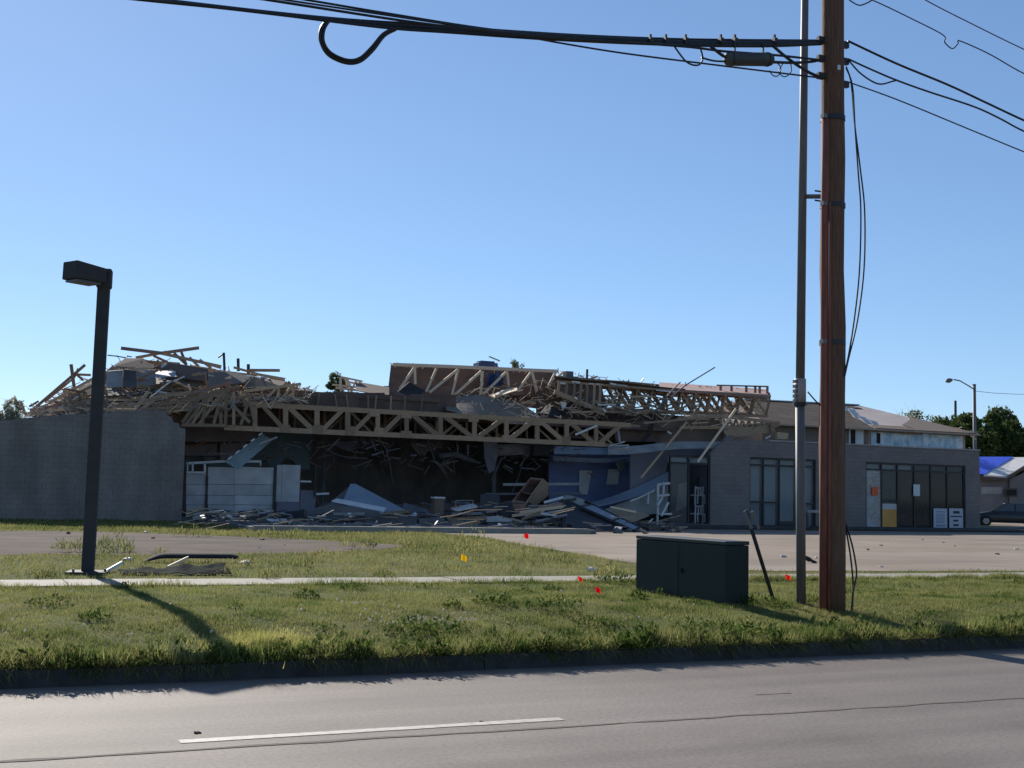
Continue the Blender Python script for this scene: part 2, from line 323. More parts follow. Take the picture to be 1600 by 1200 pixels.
def prect(x0, y0, x1, y1, Y):       # pixel rectangle -> xmin, xmax, zmin, zmax in plane Y
    ym = (y0 + y1) / 2; xm = (x0 + x1) / 2
    return W(x0, ym, Y).x, W(x1, ym, Y).x, W(xm, y1, Y).z, W(xm, y0, Y).z

# ================================================================== THE SETTING
KY = 11.75                      # kerb line
def smooth01(t): t = np.clip(t, 0, 1); return t * t * (3 - 2 * t)
def wob(x, y):
    return (np.sin(x * 1.3 + y * .7) + np.sin(x * .53 - y * 1.9 + 1.3) + np.sin(x * 2.9 + 2.1 * y + .4) * .5) / 2.5
def gz_arr(x, y):
    x = np.asarray(x, float); y = np.asarray(y, float)
    s = smooth01((y - KY - .15) / 3.0)
    amp = 0.028 * smooth01((y - KY - .15) / .8) * (1 - smooth01((y - 17.2) / .8))
    return 0.155 + (G0 - 0.155) * s + amp * wob(x, y)
def gz(x, y): return float(gz_arr(x, y))
def GG(px, py):                # a point on the verge under that pixel
    p = GP(px, py)
    for _ in range(12): p = GP(px, py, gz(p.x, p.y) if p.y > KY else 0.0)
    return p

def sheet_xy(name, pts, z, material, parent=None, kind='structure'):
    o = MB().add([(x, y, z) for x, y in pts], [tuple(range(len(pts)))]).build(name, material, parent, origin=None if parent else (0, 0, 0))
    if parent is None: o['kind'] = kind
    return o

def ground():
    xs = np.concatenate([[-3000, -500, -80], np.linspace(-12, 46, 146), [70, 120, 300, 800, 3000]])
    ys = np.concatenate([[KY + .17], np.linspace(KY + .3, 20, 36), [22, 26, 32, 40, 50, 70, 100, 160, 300, 900, 4000]])
    vv = [(x, y, float(gz_arr(x, y))) for y in ys for x in xs]; nx = len(xs)
    ff = [(j * nx + i, j * nx + i + 1, (j + 1) * nx + i + 1, (j + 1) * nx + i) for j in range(len(ys) - 1) for i in range(nx - 1)]
    b = len(vv); vv += [(-3000, -3000, .1), (3000, -3000, .1), (3000, -9, .1), (-3000, -9, .1)]; ff.append((b, b + 1, b + 2, b + 3))
    m = MB(); m.v = [Vector(p) for p in vv]; m.f = ff
    tag(m.build('ground', M['soil'], smooth=True, origin=(0, 0, 0)), 'green turf ground of the verge and lot', kind='structure')
ground()
road = sheet_xy('road', [(-3000, -9), (3000, -9), (3000, KY + .02), (-3000, KY + .02)], 0.0, M['asphalt'])
# lane dash and the tar seam under it
a = GP(281, 1160, 0); b = GP(876, 1123, 0)
dy = (a.y + b.y) / 2
def strip(name, x0, x1, y, w, z, m, jag=0.0):
    n = max(2, int((x1 - x0) / .25)); up = []; dn = []
    for i in range(n + 1):
        x = x0 + (x1 - x0) * i / n
        up.append((x, y + w / 2 + random.uniform(-jag, jag))); dn.append((x, y - w / 2 + random.uniform(-jag, jag)))
    mb = MB(); mb.v = [Vector((x, yy, z)) for x, yy in up + dn]; mb.f = [(n + 1 + i, n + 2 + i, i + 1, i) for i in range(n)]
    return mb.build(name, m, road)
strip('lane_dash', a.x, b.x, dy, 0.115, 0.004, M['paint_line'], .006)
strip('lane_dash', a.x - 12.2, b.x - 12.2, dy, 0.115, 0.004, M['paint_line'], .006)
strip('lane_dash', a.x + 12.2, b.x + 12.2, dy, 0.115, 0.004, M['paint_line'], .006)
strip('tar_seam', -2, 26, dy - .30, 0.05, 0.004, M['tar'], .02)
for (qx, qy, ql) in ((1180, 1086, .4),):
    q = GP(qx, qy, 0); strip('tar_seam', q.x, q.x + ql, q.y, 0.03, 0.004, M['tar'], .008)
# kerb, in blocks
kerb = MB().box((-3000, KY + .05, -.1), (3000, KY + .16, .115)).build('kerb', M['block_core'], origin=(0, 0, 0)); kerb['kind'] = 'structure'
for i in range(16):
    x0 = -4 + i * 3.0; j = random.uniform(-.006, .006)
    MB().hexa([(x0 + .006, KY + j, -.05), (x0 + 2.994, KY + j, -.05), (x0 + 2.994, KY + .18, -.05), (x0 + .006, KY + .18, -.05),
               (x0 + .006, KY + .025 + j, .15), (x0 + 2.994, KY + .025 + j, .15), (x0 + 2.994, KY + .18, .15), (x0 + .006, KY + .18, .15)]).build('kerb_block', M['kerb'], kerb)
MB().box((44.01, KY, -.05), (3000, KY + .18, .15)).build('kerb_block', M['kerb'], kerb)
# sidewalk slabs
SW0, SW1 = 18.35, 19.55
walk = MB().box((-200, SW0 + .01, .2), (400, SW1 - .01, .353)).build('sidewalk', M['soil'], origin=(0, 0, 0)); walk['kind'] = 'structure'
for i in range(34):
    x0 = -3 + i * 1.5; z = .372 + random.uniform(-.004, .004)
    MB().box((x0 + .006, SW0, .25), (x0 + 1.494, SW1, z)).build('slab', M['concrete'], walk)
MB().box((48.01, SW0, .25), (400, SW1, .372)).build('slab', M['concrete'], walk)
# old parking bay on the left, lot in front of the shops
def gpoly(pts): return [(GP(x, y).x, GP(x, y).y) for x, y in pts]
LOT_A = gpoly([(-160, 830), (60, 830), (200, 832), (300, 836), (430, 841), (560, 848), (640, 852), (600, 859), (480, 865), (330, 868), (190, 869), (60, 866), (-160, 876)])
def edge_pts(px):
    return [GP(x, y) for x, y in px]
LOT_B_px = [(706, 836), (768, 842), (815, 852), (880, 862), (985, 880), (1090, 888), (1200, 893), (1400, 893), (1600, 893), (1800, 893)]
near = gpoly(LOT_B_px); far_y = 50.6
LOT_B = near + [(140, near[-1][1] + 2), (140, 90), (66, 90), (66, far_y + 12), (57, far_y + 12), (57, 47.4), (near[0][0] - .5, 47.4)]
def rough_poly(poly, step=.8, amp=.10):
    out = []
    for i, (x, y) in enumerate(poly):
        x2, y2 = poly[(i + 1) % len(poly)]; d = math.hypot(x2 - x, y2 - y); n = max(1, int(min(d, 60) / step))
        for k in range(n):
            t = k / n; out.append((x + (x2 - x) * t + random.uniform(-amp, amp), y + (y2 - y) * t + random.uniform(-amp, amp)))
    return out
tag(sheet_xy('parking_lot', rough_poly(LOT_A), G0 + .006, M['lot2']), 'worn grey paved parking bay in front of the block wall')
tag(sheet_xy('parking_lot', rough_poly(LOT_B, 1.0, .06), G0 + .010, M['lot']), 'pale paved lot in front of the storefront')
# cross street beyond the shop on the right
sheet_xy('road', [(60, 92), (400, 92), (400, 104), (60, 104)], G0 + .012, M['lot2'])
# raised concrete apron with kerb in front of the wreck
AX0 = GP(392, 830).x; AX1 = GP(912, 834).x
ay = GP(800, 834).y
apron = MB().box((AX0, ay + .16, .2), (AX1 + .3, 51, .50)).build('pavement', M['slab_grey'], origin=(0, 0, 0)); apron['kind'] = 'structure'; apron['label'] = 'raised concrete pavement in front of the wreck'
n = 7
for i in range(n):
    x0 = AX0 + (AX1 - AX0) * i / n; x1 = AX0 + (AX1 - AX0) * (i + 1) / n; j = random.uniform(-.02, .02)
    MB().hexa([(x0 + .01, ay + j, .3), (x1 - .01, ay + j, .3), (x1 - .01, ay + .3, .3), (x0 + .01, ay + .3, .3), (x0 + .01, ay + .05 + j, .545), (x1 - .01, ay + .05 + j, .545), (x1 - .01, ay + .3, .545), (x0 + .01, ay + .3, .545)]).build('kerb_block', M['concrete'], apron)
# low walk in front of the shops
MB().box((AX1 + 6.5, 47.2, .2), (57, 51.3, .47)).build('pavement', M['kerb'], origin=(0, 0, 0))['kind'] = 'structure'
# driveway kerb on far right
q0 = GP(1505, 838)

# ---- grass
def inside(poly, x, y):
    r = np.zeros(len(x), bool); n = len(poly)
    for i in range(n):
        x1, y1 = poly[i]; x2, y2 = poly[(i + 1) % n]
        c = ((y1 > y) != (y2 > y)) & (x < (x2 - x1) * (y - y1) / (y2 - y1 + 1e-12) + x1); r ^= c
    return r
def blades(name, x, y, z, h, w, lean, material, label, cat, seg2=False):
    n = len(x); a = NP.uniform(0, 2 * np.pi, n); la = NP.uniform(0, 2 * np.pi, n)
    dx = np.cos(a) * w / 2; dyy = np.sin(a) * w / 2; lx = np.cos(la) * lean * h; ly = np.sin(la) * lean * h
    V = np.empty((n, 3, 3)); V[:, 0] = np.c_[x - dx, y - dyy, z - .01]; V[:, 1] = np.c_[x + dx, y + dyy, z - .01]; V[:, 2] = np.c_[x + lx, y + ly, z + h]
    return raw_tris(name, V, material, label, cat)
def raw_tris(name, V, material, label, cat, parent=None, rnd=None):
    n = len(V); me = bpy.data.meshes.new(name)
    me.vertices.add(n * 3); me.vertices.foreach_set('co', V.reshape(-1).astype(np.float32))
    me.loops.add(n * 3); me.loops.foreach_set('vertex_index', np.arange(n * 3, dtype=np.int32))
    me.polygons.add(n); me.polygons.foreach_set('loop_start', np.arange(0, n * 3, 3, dtype=np.int32)); me.polygons.foreach_set('loop_total', np.full(n, 3, np.int32))
    at = me.attributes.new('rnd', 'FLOAT', 'FACE'); at.data.foreach_set('value', (NP.uniform(0, 1, n) if rnd is None else rnd).astype(np.float32))
    me.update(calc_edges=True); me.materials.append(material)
    o = bpy.data.objects.new(name, me); COL.objects.link(o)
    if parent: o.parent = parent
    else: tag(o, label, cat, kind='stuff')
    ORG[o.name] = Vector((0, 0, 0))
    return o
def scatter(n, x0, x1, y0, y1):
    x = NP.uniform(x0, x1, n); y = NP.uniform(y0, y1, n); k = (x > .018 * y - 1.2) & (x < 1.09 * y + 1.5); return x[k], y[k]
def clump(x, y, s=1.0): return np.clip(.42 + .5 * wob(x * 2.3 * s + 4, y * 2.1 * s) + .45 * wob(x * 5.3 * s, y * 4.6 * s + 2) + .3 * wob(x * 11 * s, y * 9 * s), 0, 1.5)
# verge between road and walk
x, y = scatter(430000, -1, 23, KY + .04, SW0 + .04)
keep = NP.uniform(0, 1, len(x)) < (1.0 - .45 * smooth01((y - 13.5) / 4)); x = x[keep]; y = y[keep]
cl = clump(x, y); edge = 1 - smooth01((y - KY - .1) / .55)
h = (.018 + .045 * cl) * NP.uniform(.5, 1.3, len(x)) + edge * NP.uniform(.05, .22, len(x)) * (.45 + .8 * cl)
blades('verge_grass', x, y, gz_arr(x, y), h, NP.uniform(.006, .013, len(x)) * (1 + .4 * edge), NP.uniform(.15, 1.0, len(x)), M['grass'], 'green grass on the verge between the road and the sidewalk', 'grass')
# beyond the walk, in patches between the paved lots
x, y = scatter(420000, -1, 40, SW1 - .03, 50.2)
k = ~inside(LOT_A, x, y) & ~inside(LOT_B, x, y) & ~((x > AX0) & (x < AX1 + .3) & (y > ay - .05)) & (x < 42) & (NP.uniform(0, 1, len(x)) < np.clip(26 / y, 0, 1)); x = x[k]; y = y[k]
cl = clump(x, y, .6)
h = (.03 + .05 * cl) * NP.uniform(.5, 1.35, len(x)) * (1 + (y - 20) / 45)
blades('lawn_grass', x, y, np.full(len(x), G0), h, NP.uniform(.009, .017, len(x)) * (1 + (y - 20) / 18), NP.uniform(.15, .9, len(x)), M['grass_far'], 'rough grass in patches between the sidewalk and the lots', 'grass')
# long blades hanging over the kerb
x = NP.uniform(-1, 23, 26000); k = NP.uniform(0, 1, len(x)) < np.clip(.25 + clump(x, x * 0 + 3.), 0, 1); x = x[k]; n = len(x)
y = KY + NP.uniform(.02, .30, n); h = NP.uniform(.08, .26, n); a = NP.uniform(0, 2 * np.pi, n); w_ = NP.uniform(.008, .016, n)
V = np.empty((n, 3, 3)); zz = np.full(n, .15); V[:, 0] = np.c_[x - np.cos(a) * w_ / 2, y - .4 * np.sin(a) * w_, zz]; V[:, 1] = np.c_[x + np.cos(a) * w_ / 2, y + .4 * np.sin(a) * w_, zz]
V[:, 2] = np.c_[x + NP.normal(0, .06, n), y - h * NP.uniform(.7, 1.15, n), np.maximum(.03, zz + NP.uniform(-.13, .10, n))]
raw_tris('kerb_grass', V, M['grass'], 'long grass blades drooping over the kerb', 'grass')
# taller grass crowding the near edge of the walk
x = np.concatenate([NP.uniform(0, 21, 9000), NP.uniform(9, 24, 16000)]); n = len(x); y = SW0 + NP.normal(-.05, .09, n)
blades('walk_edge_grass', x, y, np.full(n, G0), NP.uniform(.04, .13, n) * np.clip(.35 + clump(x, y, .8), .3, 1.2), NP.uniform(.009, .016, n), NP.uniform(.15, .8, n), M['grass'], 'longer grass crowding the near edge of the sidewalk', 'grass')
# straw-coloured patch
c = GG(415, 985)
n = 5200; x = c.x + NP.normal(0, .30, n) + .12 * NP.standard_normal(n); y = c.y + NP.normal(0, .33, n); kk = clump(x, y, 1.6) > .25; x = x[kk]; y = y[kk]; n = len(x); rr = np.clip(np.hypot(x - c.x, y - c.y) / .7, 0, 1)
blades('dry_grass', x, y, gz_arr(x, y), NP.uniform(.05, .14, n) * (1.2 - .7 * rr), NP.uniform(.006, .011, n), NP.uniform(.2, .8, n), M['grass_dry'], 'yellow dry patch of grass beside the lamp shadow', 'grass')
# broad-leaved weeds in tufts
def weed_tufts(spots, name, label, mtl, wide=(.14, .3), ev=(-.1, 1.2), ll=1.0):
    Vs = []
    for (cx, cy, cz, rad, hh, nn) in spots:
        rr = np.sqrt(NP.uniform(0, 1, nn)) * rad; an = NP.uniform(0, 2 * np.pi, nn)
        bx = cx + rr * np.cos(an); by = cy + rr * np.sin(an); bz = cz + NP.uniform(0, hh * .85, nn) * (1 - (rr / rad) ** 2 * .75)
        L = NP.uniform(.2, .5, nn) * min(hh, .3) * .6 * ll + .025; a2 = NP.uniform(0, 2 * np.pi, nn); el = NP.uniform(*ev, nn)
        d = np.c_[np.cos(a2) * np.cos(el), np.sin(a2) * np.cos(el), np.sin(el)] * L[:, None]
        s = np.c_[-np.sin(a2), np.cos(a2), NP.uniform(-.4, .4, nn)] * (L * NP.uniform(*wide, nn))[:, None]
        o = np.c_[bx, by, bz]; A = np.empty((nn, 3, 3)); A[:, 0] = o; A[:, 1] = o + d * .55 + s; A[:, 2] = o + d
        B = np.empty((nn, 3, 3)); B[:, 0] = o; B[:, 1] = o + d; B[:, 2] = o + d * .55 - s; Vs += [A, B]
    raw_tris(name, np.concatenate(Vs), mtl, label, 'weeds')
spots = []
for _ in range(85):
    x = random.uniform(0, 22); y = KY + .2 + random.random() ** 2 * 6.5
    if x < .02 * y - .5 or x > 1.1 * y: continue
    spots.append((x, y, gz(x, y), random.uniform(.10, .28), random.uniform(.07, .18), random.randint(40, 110)))
for i in range(130):
    x = -.5 + i * .14 + random.uniform(-.1, .1); y = KY + random.uniform(.06, .5)
    spots.append((x, y, gz(x, y), random.uniform(.08, .2), random.uniform(.12, .30), random.randint(40, 90)))
for (px, py, r_, h_) in ((770, 945, .3, .2), (860, 950, .35, .2), (930, 962, .3, .16), (965, 912, .35, .22), (1180, 945, .3, .2), (480, 935, .2, .15), (700, 985, .3, .2), (1100, 985, .4, .2), (640, 990, .35, .22)):
    p = GG(px, py); spots.append((p.x, p.y, gz(p.x, p.y), r_, h_, 160))
weed_tufts(spots, 'verge_weeds', 'dark leafy weeds in tufts along the grass verge', M['weed'])
spots = []
for (px, py, r_, h_) in ((738, 862, .55, .75), (725, 868, .4, .35), (560, 858, .5, .3), (640, 855, .5, .25), (180, 862, .4, .45), (170, 868, .5, .35), (110, 862, .4, .3), (300, 838, .6, .3), (430, 842, .6, .3), (950, 905, .3, .3), (880, 880, .3, .2), (420, 905, .2, .16), (70, 905, .2, .16), (600, 903, .2, .14), (820, 880, .4, .2)):
    p = GP(px, py); spots.append((p.x, p.y, G0, r_, h_, 170))
for _ in range(60):
    p = GP(random.uniform(0, 900), random.uniform(822, 900))
    if not inside(LOT_A, np.array([p.x]), np.array([p.y]))[0] and not inside(LOT_B, np.array([p.x]), np.array([p.y]))[0] and p.y < ay: spots.append((p.x, p.y, G0, random.uniform(.15, .5), random.uniform(.1, .25), 60))
weed_tufts(spots, 'lawn_weeds', 'scattered weeds in the rough grass beyond the sidewalk', M['grass_far'], (.05, .11), (.4, 1.5), 1.8)
# pale seed heads
Vs = []
for _ in range(170):
    if random.random() < .55: px, py = random.gauss(660, 70), random.gauss(990, 16)
    else: px, py = random.uniform(0, 1500), random.uniform(925, 1035)
    p = GG(px, py)
    if p.y < KY + .2: continue
    c = np.array([p.x, p.y, gz(p.x, p.y) + random.uniform(.07, .18)]); r_ = random.uniform(.008, .017)
    P6 = [c + np.array(d) * r_ for d in ((1, 0, 0), (0, 1, 0), (-1, 0, 0), (0, -1, 0), (0, 0, 1), (0, 0, -1))]
    for i in range(4):
        Vs.append([P6[i], P6[(i + 1) % 4], P6[4]]); Vs.append([P6[(i + 1) % 4], P6[i], P6[5]])
raw_tris('seed_heads', np.array(Vs), M['seed'], 'tiny white dandelion seed heads dotted over the verge', 'flowers')

# ================================================================== THE WRECKED BUILDING
FY = 51.0
CMI = CM.inverted()
def proj(p):
    c = CMI @ (Vector(p) - CAMP); return 800 + FPX * c.x / -c.z, 600 - FPX * c.y / -c.z
def interp(env, x):
    if x <= env[0][0]: return env[0][1]
    for (x0, y0), (x1, y1) in zip(env, env[1:]):
        if x <= x1: return y0 + (y1 - y0) * (x - x0) / (x1 - x0)
    return env[-1][1]
bl = empty('collapsed_building', (W(600, 820, FY).x, FY, .5), 'long single-storey building torn open by a storm with its roof trusses exposed', 'building')

# --- left block wall: core with courses of real blocks set proud
LW = [(-150, 668), (0, 657), (60, 651), (110, 647.5), (160, 645), (222, 641.5), (259, 642), (262, 650), (268, 651), (271, 660), (279, 661), (282, 668), (290, 670)]
LWY = 50.2
out = [W(x, y, LWY) for x, y in LW]; zb = .2
core = MB().prism([Vector((p.x, LWY, p.z)) for p in out] + [Vector((out[-1].x, LWY, zb)), Vector((out[0].x, LWY, zb))], (0, .22, 0)).build('block_wall', M['block_core'], bl)
prof = [(p.x, p.z) for p in out]
mb = MB(); bw, bh = .40, .20; zc = .36; row = 0
while zc < 4.9:
    x = out[0].x + (bw / 2 if row % 2 else 0)
    while x < out[-1].x - .05:
        x1 = min(x + bw, out[-1].x)
        ztop = min(interp(prof, x), interp(prof, x1), zc + bh)
        if ztop - zc > .06:
            j = random.uniform(-.008, .004); mb.box((x + .003, LWY - .018 + j * .5, zc + .003), (x1 - .003, LWY, ztop - .003))
        x = x1 if x1 < out[-1].x else 1e9
    zc += bh; row += 1
o = mb.build('block_facing', M['block'], core); o['kind'] = 'stuff'
at = o.data.attributes.new('rnd', 'FLOAT', 'FACE'); at.data.foreach_set('value', np.repeat(NP.uniform(0, 1, len(o.data.polygons) // 6), 6).astype(np.float32))
# return of that wall into the building (seen beside the torn end)
xe = out[-1].x
MB().box((xe - .24, LWY + .22, .2), (xe - .01, 56, 3.9)).build('return_wall', M['block_core'], bl)

# --- slab, rear wall, deck
X0 = W(286, 750, FY).x; X1 = W(1055, 750, FY).x
MB().box((out[0].x, 51.02, .2), (W(1112, 800, FY).x, 66, .51)).build('floor_slab', M['slab_grey'], bl)
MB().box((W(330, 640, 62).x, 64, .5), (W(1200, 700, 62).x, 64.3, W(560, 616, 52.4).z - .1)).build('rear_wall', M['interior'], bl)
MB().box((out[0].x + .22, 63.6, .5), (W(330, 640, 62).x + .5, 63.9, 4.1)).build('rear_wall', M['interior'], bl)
MB().prism(PX([(256, 640), (300, 628), (400, 622), (400, 690), (276, 690)], 53.0), (0, .04, 0)).build('sheathing', M['ply_dark'], bl)
MB().prism(PX([(838, 612), (868, 600), (945, 638), (945, 660), (838, 660)], 55.7), (0, .04, 0)).build('sheathing', M['ply_dark'], bl)
MB().prism(PX([(940, 640), (1070, 650), (1070, 676), (940, 672)], 55.0), (0, .04, 0)).build('sheathing', M['ply_dark'], bl)
MB().box((out[0].x, LWY + .22, .2), (out[0].x + .22, 64, 3.2)).build('end_wall', M['block_core'], bl)
zd = W(560, 616, 52.4).z
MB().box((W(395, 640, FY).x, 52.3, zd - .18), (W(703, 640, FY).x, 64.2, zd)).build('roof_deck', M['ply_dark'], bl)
MB().box((W(703, 640, FY).x + .01, 52.6, 5.0), (W(1000, 640, 56).x, 64.2, 5.12)).build('roof_deck', M['ply_dark'], bl)  # hidden lower deck, added to keep sun out of the interior
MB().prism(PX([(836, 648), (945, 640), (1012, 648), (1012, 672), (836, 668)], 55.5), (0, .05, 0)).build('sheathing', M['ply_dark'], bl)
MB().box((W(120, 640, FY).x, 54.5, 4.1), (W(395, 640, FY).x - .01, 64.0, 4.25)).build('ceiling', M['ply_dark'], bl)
MB().box((W(905, 640, FY).x + .01, 53.5, 4.5), (W(1180, 640, FY).x, 64.0, 4.65)).build('ceiling', M['ply_dark'], bl)
# dark sheathing strip along the deck edge, in separate sheets with torn seams
fx = [452, 486, 521, 560, 600, 642, 688, 712]
for i in range(len(fx) - 1):
    xa, xb = fx[i], fx[i + 1] + 1.2; t0 = 610 + (xa - 452) * .034; t1 = 610 + (xb - 452) * .034; d = i * .035
    slab('sheathing', [(xa, 634 + (xa - 452) * .06), (xb, 634 + (xb - 452) * .06), (xb, t1 + random.uniform(-3, 2)), (xa, t0 + random.uniform(-3, 2))], 52.25 + d, .03, M['ply_dark'], bl)

MB().box((W(703, 640, FY).x + .01, 56.2, zd - .19), (W(703, 640, FY).x + 4.5, 64.2, zd - .01)).build('roof_deck', M['ply_dark'], bl)
for x in (463, 474, 499, 523, 541, 575, 588, 611, 633, 660):
    board('batten', W(x, 613 + (x - 452) * .036, 52.15), W(x + random.uniform(-4, 4), 634 + (x - 452) * .06, 52.15), random.uniform(.04, .08), .04, M['wood_old'], bl)
MB().prism([W(600, 603, 57.6), W(704, 604, 57.6), W(704, 626, 57.2), W(604, 618, 57.2)], (0, .04, 0)).build('sheathing', M['ply_dark'], bl)
MB().prism([W(776, 598, 58.6), W(850, 600, 58.6), W(850, 640, 58.2), W(776, 630, 58.2)], (0, .04, 0)).build('sheathing', M['ply_dark'], bl)
# --- trusses
def truss(Y, top, bot, webs, name='roof_truss', cw=.20, ww=.13, material=None, gus=(), th=.09, parent=None, gm=None, vert=True):
    material = material or M['wood']; parent = parent or bl
    mb = MB()
    for line in (top, bot):
        for (a, b) in zip(line, line[1:]): mb.beam(W(*a, Y), W(*b, Y), cw, th)
    t = mb.build(name, material, parent)
    for k, (a, b) in enumerate(webs):
        off = .001 + (k % 3) * .004
        board('web', W(*a, Y + off), W(*b, Y + off), ww * random.uniform(.88, 1.1), th - .012, material, t)
    for (gx, gy, gw, gh) in gus:
        c = W(gx, gy, Y - th / 2 - .012); MB().cbox(c, (gw, .018, gh)).build('gusset_plate', gm or M['wood'], t)
    return t
TT = lambda x: 632 + (x - 395) * .0552; TB = lambda x: 668 + (x - 353) * .0452
vx = [398, 446, 495, 543, 590, 635, 688, 741, 791, 839, 885, 931, 975]
webs = [((x, TT(x)), (x + .3, TB(x))) for x in vx if x < 940]
for a, b, up in ((411, 443, 0), (452, 489, 0), (503, 534, 1), (552, 582, 1), (598, 628, 1), (644, 684, 0), (695, 738, 0), (746, 785, 1), (797, 832, 1), (845, 881, 0), (892, 927, 0), (937, 968, 1)):
    webs.append(((a, TB(a) - 2), (b, TT(b) + 2)) if up else ((a, TT(a) + 2), (b, TB(b) - 2)))
gus = [(x, TB(x) - 4, .42, .36) for x in (497, 547, 592, 885)] + [(x, TT(x) + 3, .48, .30) for x in (585, 635, 839, 740)] + [(635, TB(635) - 2, .5, .3), (791, TB(791) - 3, .4, .3), (446, TB(446) - 3, .4, .3)]
truss(51.15, [(380, TT(380)), (985, TT(985))], [(350, TB(350)), (945, TB(945))], webs, gus=gus, ww=.2, cw=.21, gm=M['truss_wood'], material=M['truss_wood'])
for k, (yy, dx, dyp) in enumerate(((52.9, 17, 1), (54.6, 31, -2), (56.4, 8, 0))):
    wb = []
    for i, x in enumerate(range(430 + dx, 960, 47)):
        wb.append(((x, TT(x) + dyp), (x, TB(x) + dyp))); wb.append(((x + 6, TB(x) + dyp - 2), (x + 40, TT(x + 40) + 2 + dyp)) if i % 2 else ((x + 6, TT(x) + dyp + 2), (x + 40, TB(x + 40) - 2 + dyp)))
    truss(yy, [(400, TT(400) + dyp), (1000, TT(1000) + dyp)], [(400, TB(400) + dyp), (960, TB(960) + dyp)], wb, material=M['wood_old'], cw=.15, ww=.10)
# the stub truss riding above it on the left
truss(51.9, [(384, 611), (470, 600)], [(384, 629), (470, 628)], [((409, 608), (409, 629)), ((435, 604), (435, 629)), ((458, 602), (458, 629)), ((412, 627), (432, 606)), ((438, 627), (455, 604))], cw=.12, ww=.1, material=M['wood'])
# the twisted fan of broken trusses over the end of the block wall
fan_top = [(236, 634), (300, 625), (372, 603)]; fan_bot = [(284, 664), (352, 665)]
fan = [((262, 645), (284, 628)), ((285, 660), (312, 622)), ((300, 662), (330, 620)), ((316, 662), (322, 626)), ((262, 648), (300, 612)), ((334, 662), (346, 614)), ((290, 664), (330, 612)), ((310, 664), (350, 610)), ((330, 640), (360, 606)), ((345, 664), (345, 620)), ((352, 666), (354, 612)), ((365, 664), (365, 612)), ((376, 664), (392, 615)), ((386, 612), (398, 660)), ((352, 622), (390, 660)), ((336, 650), (352, 636))]
truss(50.9, fan_top, fan_bot, fan, cw=.13, ww=.12, material=M['wood_old'])
truss(51.5, [(300, 640), (396, 618)], [(300, 652), (396, 648)], [((320, 650), (345, 628)), ((350, 650), (372, 622)), ((380, 648), (386, 620))], cw=.12, ww=.1, material=M['wood_old'])
for (p, q) in (((213, 645), (252, 617)), ((216, 650), (240, 622)), ((205, 648), (232, 612)), ((236, 622), (300, 612)), ((222, 640), (300, 634))):
    board('rafter', W(*p, 50.6), W(*q, 50.9), .12, .05, M['wood_old'], bl)
# small truss standing up behind the ridge
truss(57, [(533, 589), (566, 596)], [(520, 601), (575, 607)], [((532, 589), (533, 614)), ((540, 592), (545, 612)), ((543, 592), (550, 613)), ((556, 595), (548, 612)), ((560, 597), (581, 614)), ((545, 597), (585, 605)), ((525, 606), (560, 610))], cw=.08, ww=.09, material=M['wood_pale'])
MB().grid(lambda u, v: W(556 + 52 * u, 596 + 9 * u + v * 14, 57.2 - v * 2), 6, 2, .03).build('roof_sheet', M['ply'], bl)

# --- the upper truss, turned over onto the deck, with sheathing behind it
UY = 57.0
utop = [(614, 569.5), (700, 572.5), (810, 577.5), (872, 580)]
uw = [((647, 575), (625, 608)), ((682, 576), (666, 612)), ((716, 577), (671, 613)), ((716, 577), (705, 622)), ((752, 580), (706, 621)), ((754, 580), (751, 617)), ((790, 582), (755, 616)), ((792, 580), (795, 605)), ((830, 581), (808, 612)), ((831, 581), (843, 629)), ((869, 580), (844, 629)), ((879, 582), (866, 594)), ((648, 573), (649, 600))]
truss(UY, utop, [(697, 623), (718, 623)], uw, material=M['wood_pale'], cw=.16, ww=.12)
truss(UY, [(815, 629), (842, 629)], [(842, 628), (868, 618)], [], name='broken_chord', material=M['wood_pale'], cw=.13)
# leaning sheathing panels behind the upper truss (inside faces, brown)
ux = [611, 651, 693, 735, 777, 820, 868]
for i in range(6):
    xa, xb = ux[i], ux[i + 1] + .6; ya, yb = 570 + (xa - 611) * .042, 570 + (xb - 611) * .042; l = [35, 38, 50, 46, 40, 42][i]
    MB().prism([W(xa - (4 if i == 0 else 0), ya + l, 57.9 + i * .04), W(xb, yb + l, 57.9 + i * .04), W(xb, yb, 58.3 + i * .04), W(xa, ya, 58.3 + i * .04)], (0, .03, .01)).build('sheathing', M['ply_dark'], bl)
# sagging roof sheet over the front truss
def sag(u, v):
    x = 697 + u * 150; top = interp([(697, 624), (741, 617), (782, 622), (815, 631), (847, 652)], x); bot = interp([(697, 640), (741, 652), (790, 661), (847, 664)], x)
    return W(x, top + (bot - top) * v, 54.0 - v * 2.4)
MB().grid(sag, 14, 5, .03).build('roof_sheet', M['felt'], bl)
MB().grid(lambda u, v: W(764 + 44 * u, 618 - 13 * u - 2 * math.sin(u * 3) + v * (9 - 4 * u), 55 - v), 8, 2, .03).build('roof_sheet', M['wood_pale'], bl)
MB().prism([W(622, 612, 54.2), W(648, 623, 53.6), W(664, 611, 54.2), (W(640, 597, 54.8))], (0, .12, .03)).build('shingle_flap', M['shingle_dark'], bl)
def curl(u, v):
    x = 838 + u * 45; return W(x, interp([(838, 652), (858, 628), (883, 646)], x) + v * 18, 54 - v * 1.5)
MB().grid(curl, 6, 3, .03).build('roof_sheet', M['shingle_dark'], bl)
MB().prism(PX([(876, 627), (885, 629), (884, 637), (879, 641)], 53.2), (0, .03, 0)).build('torn_sheet', M['sheet_white'], bl)

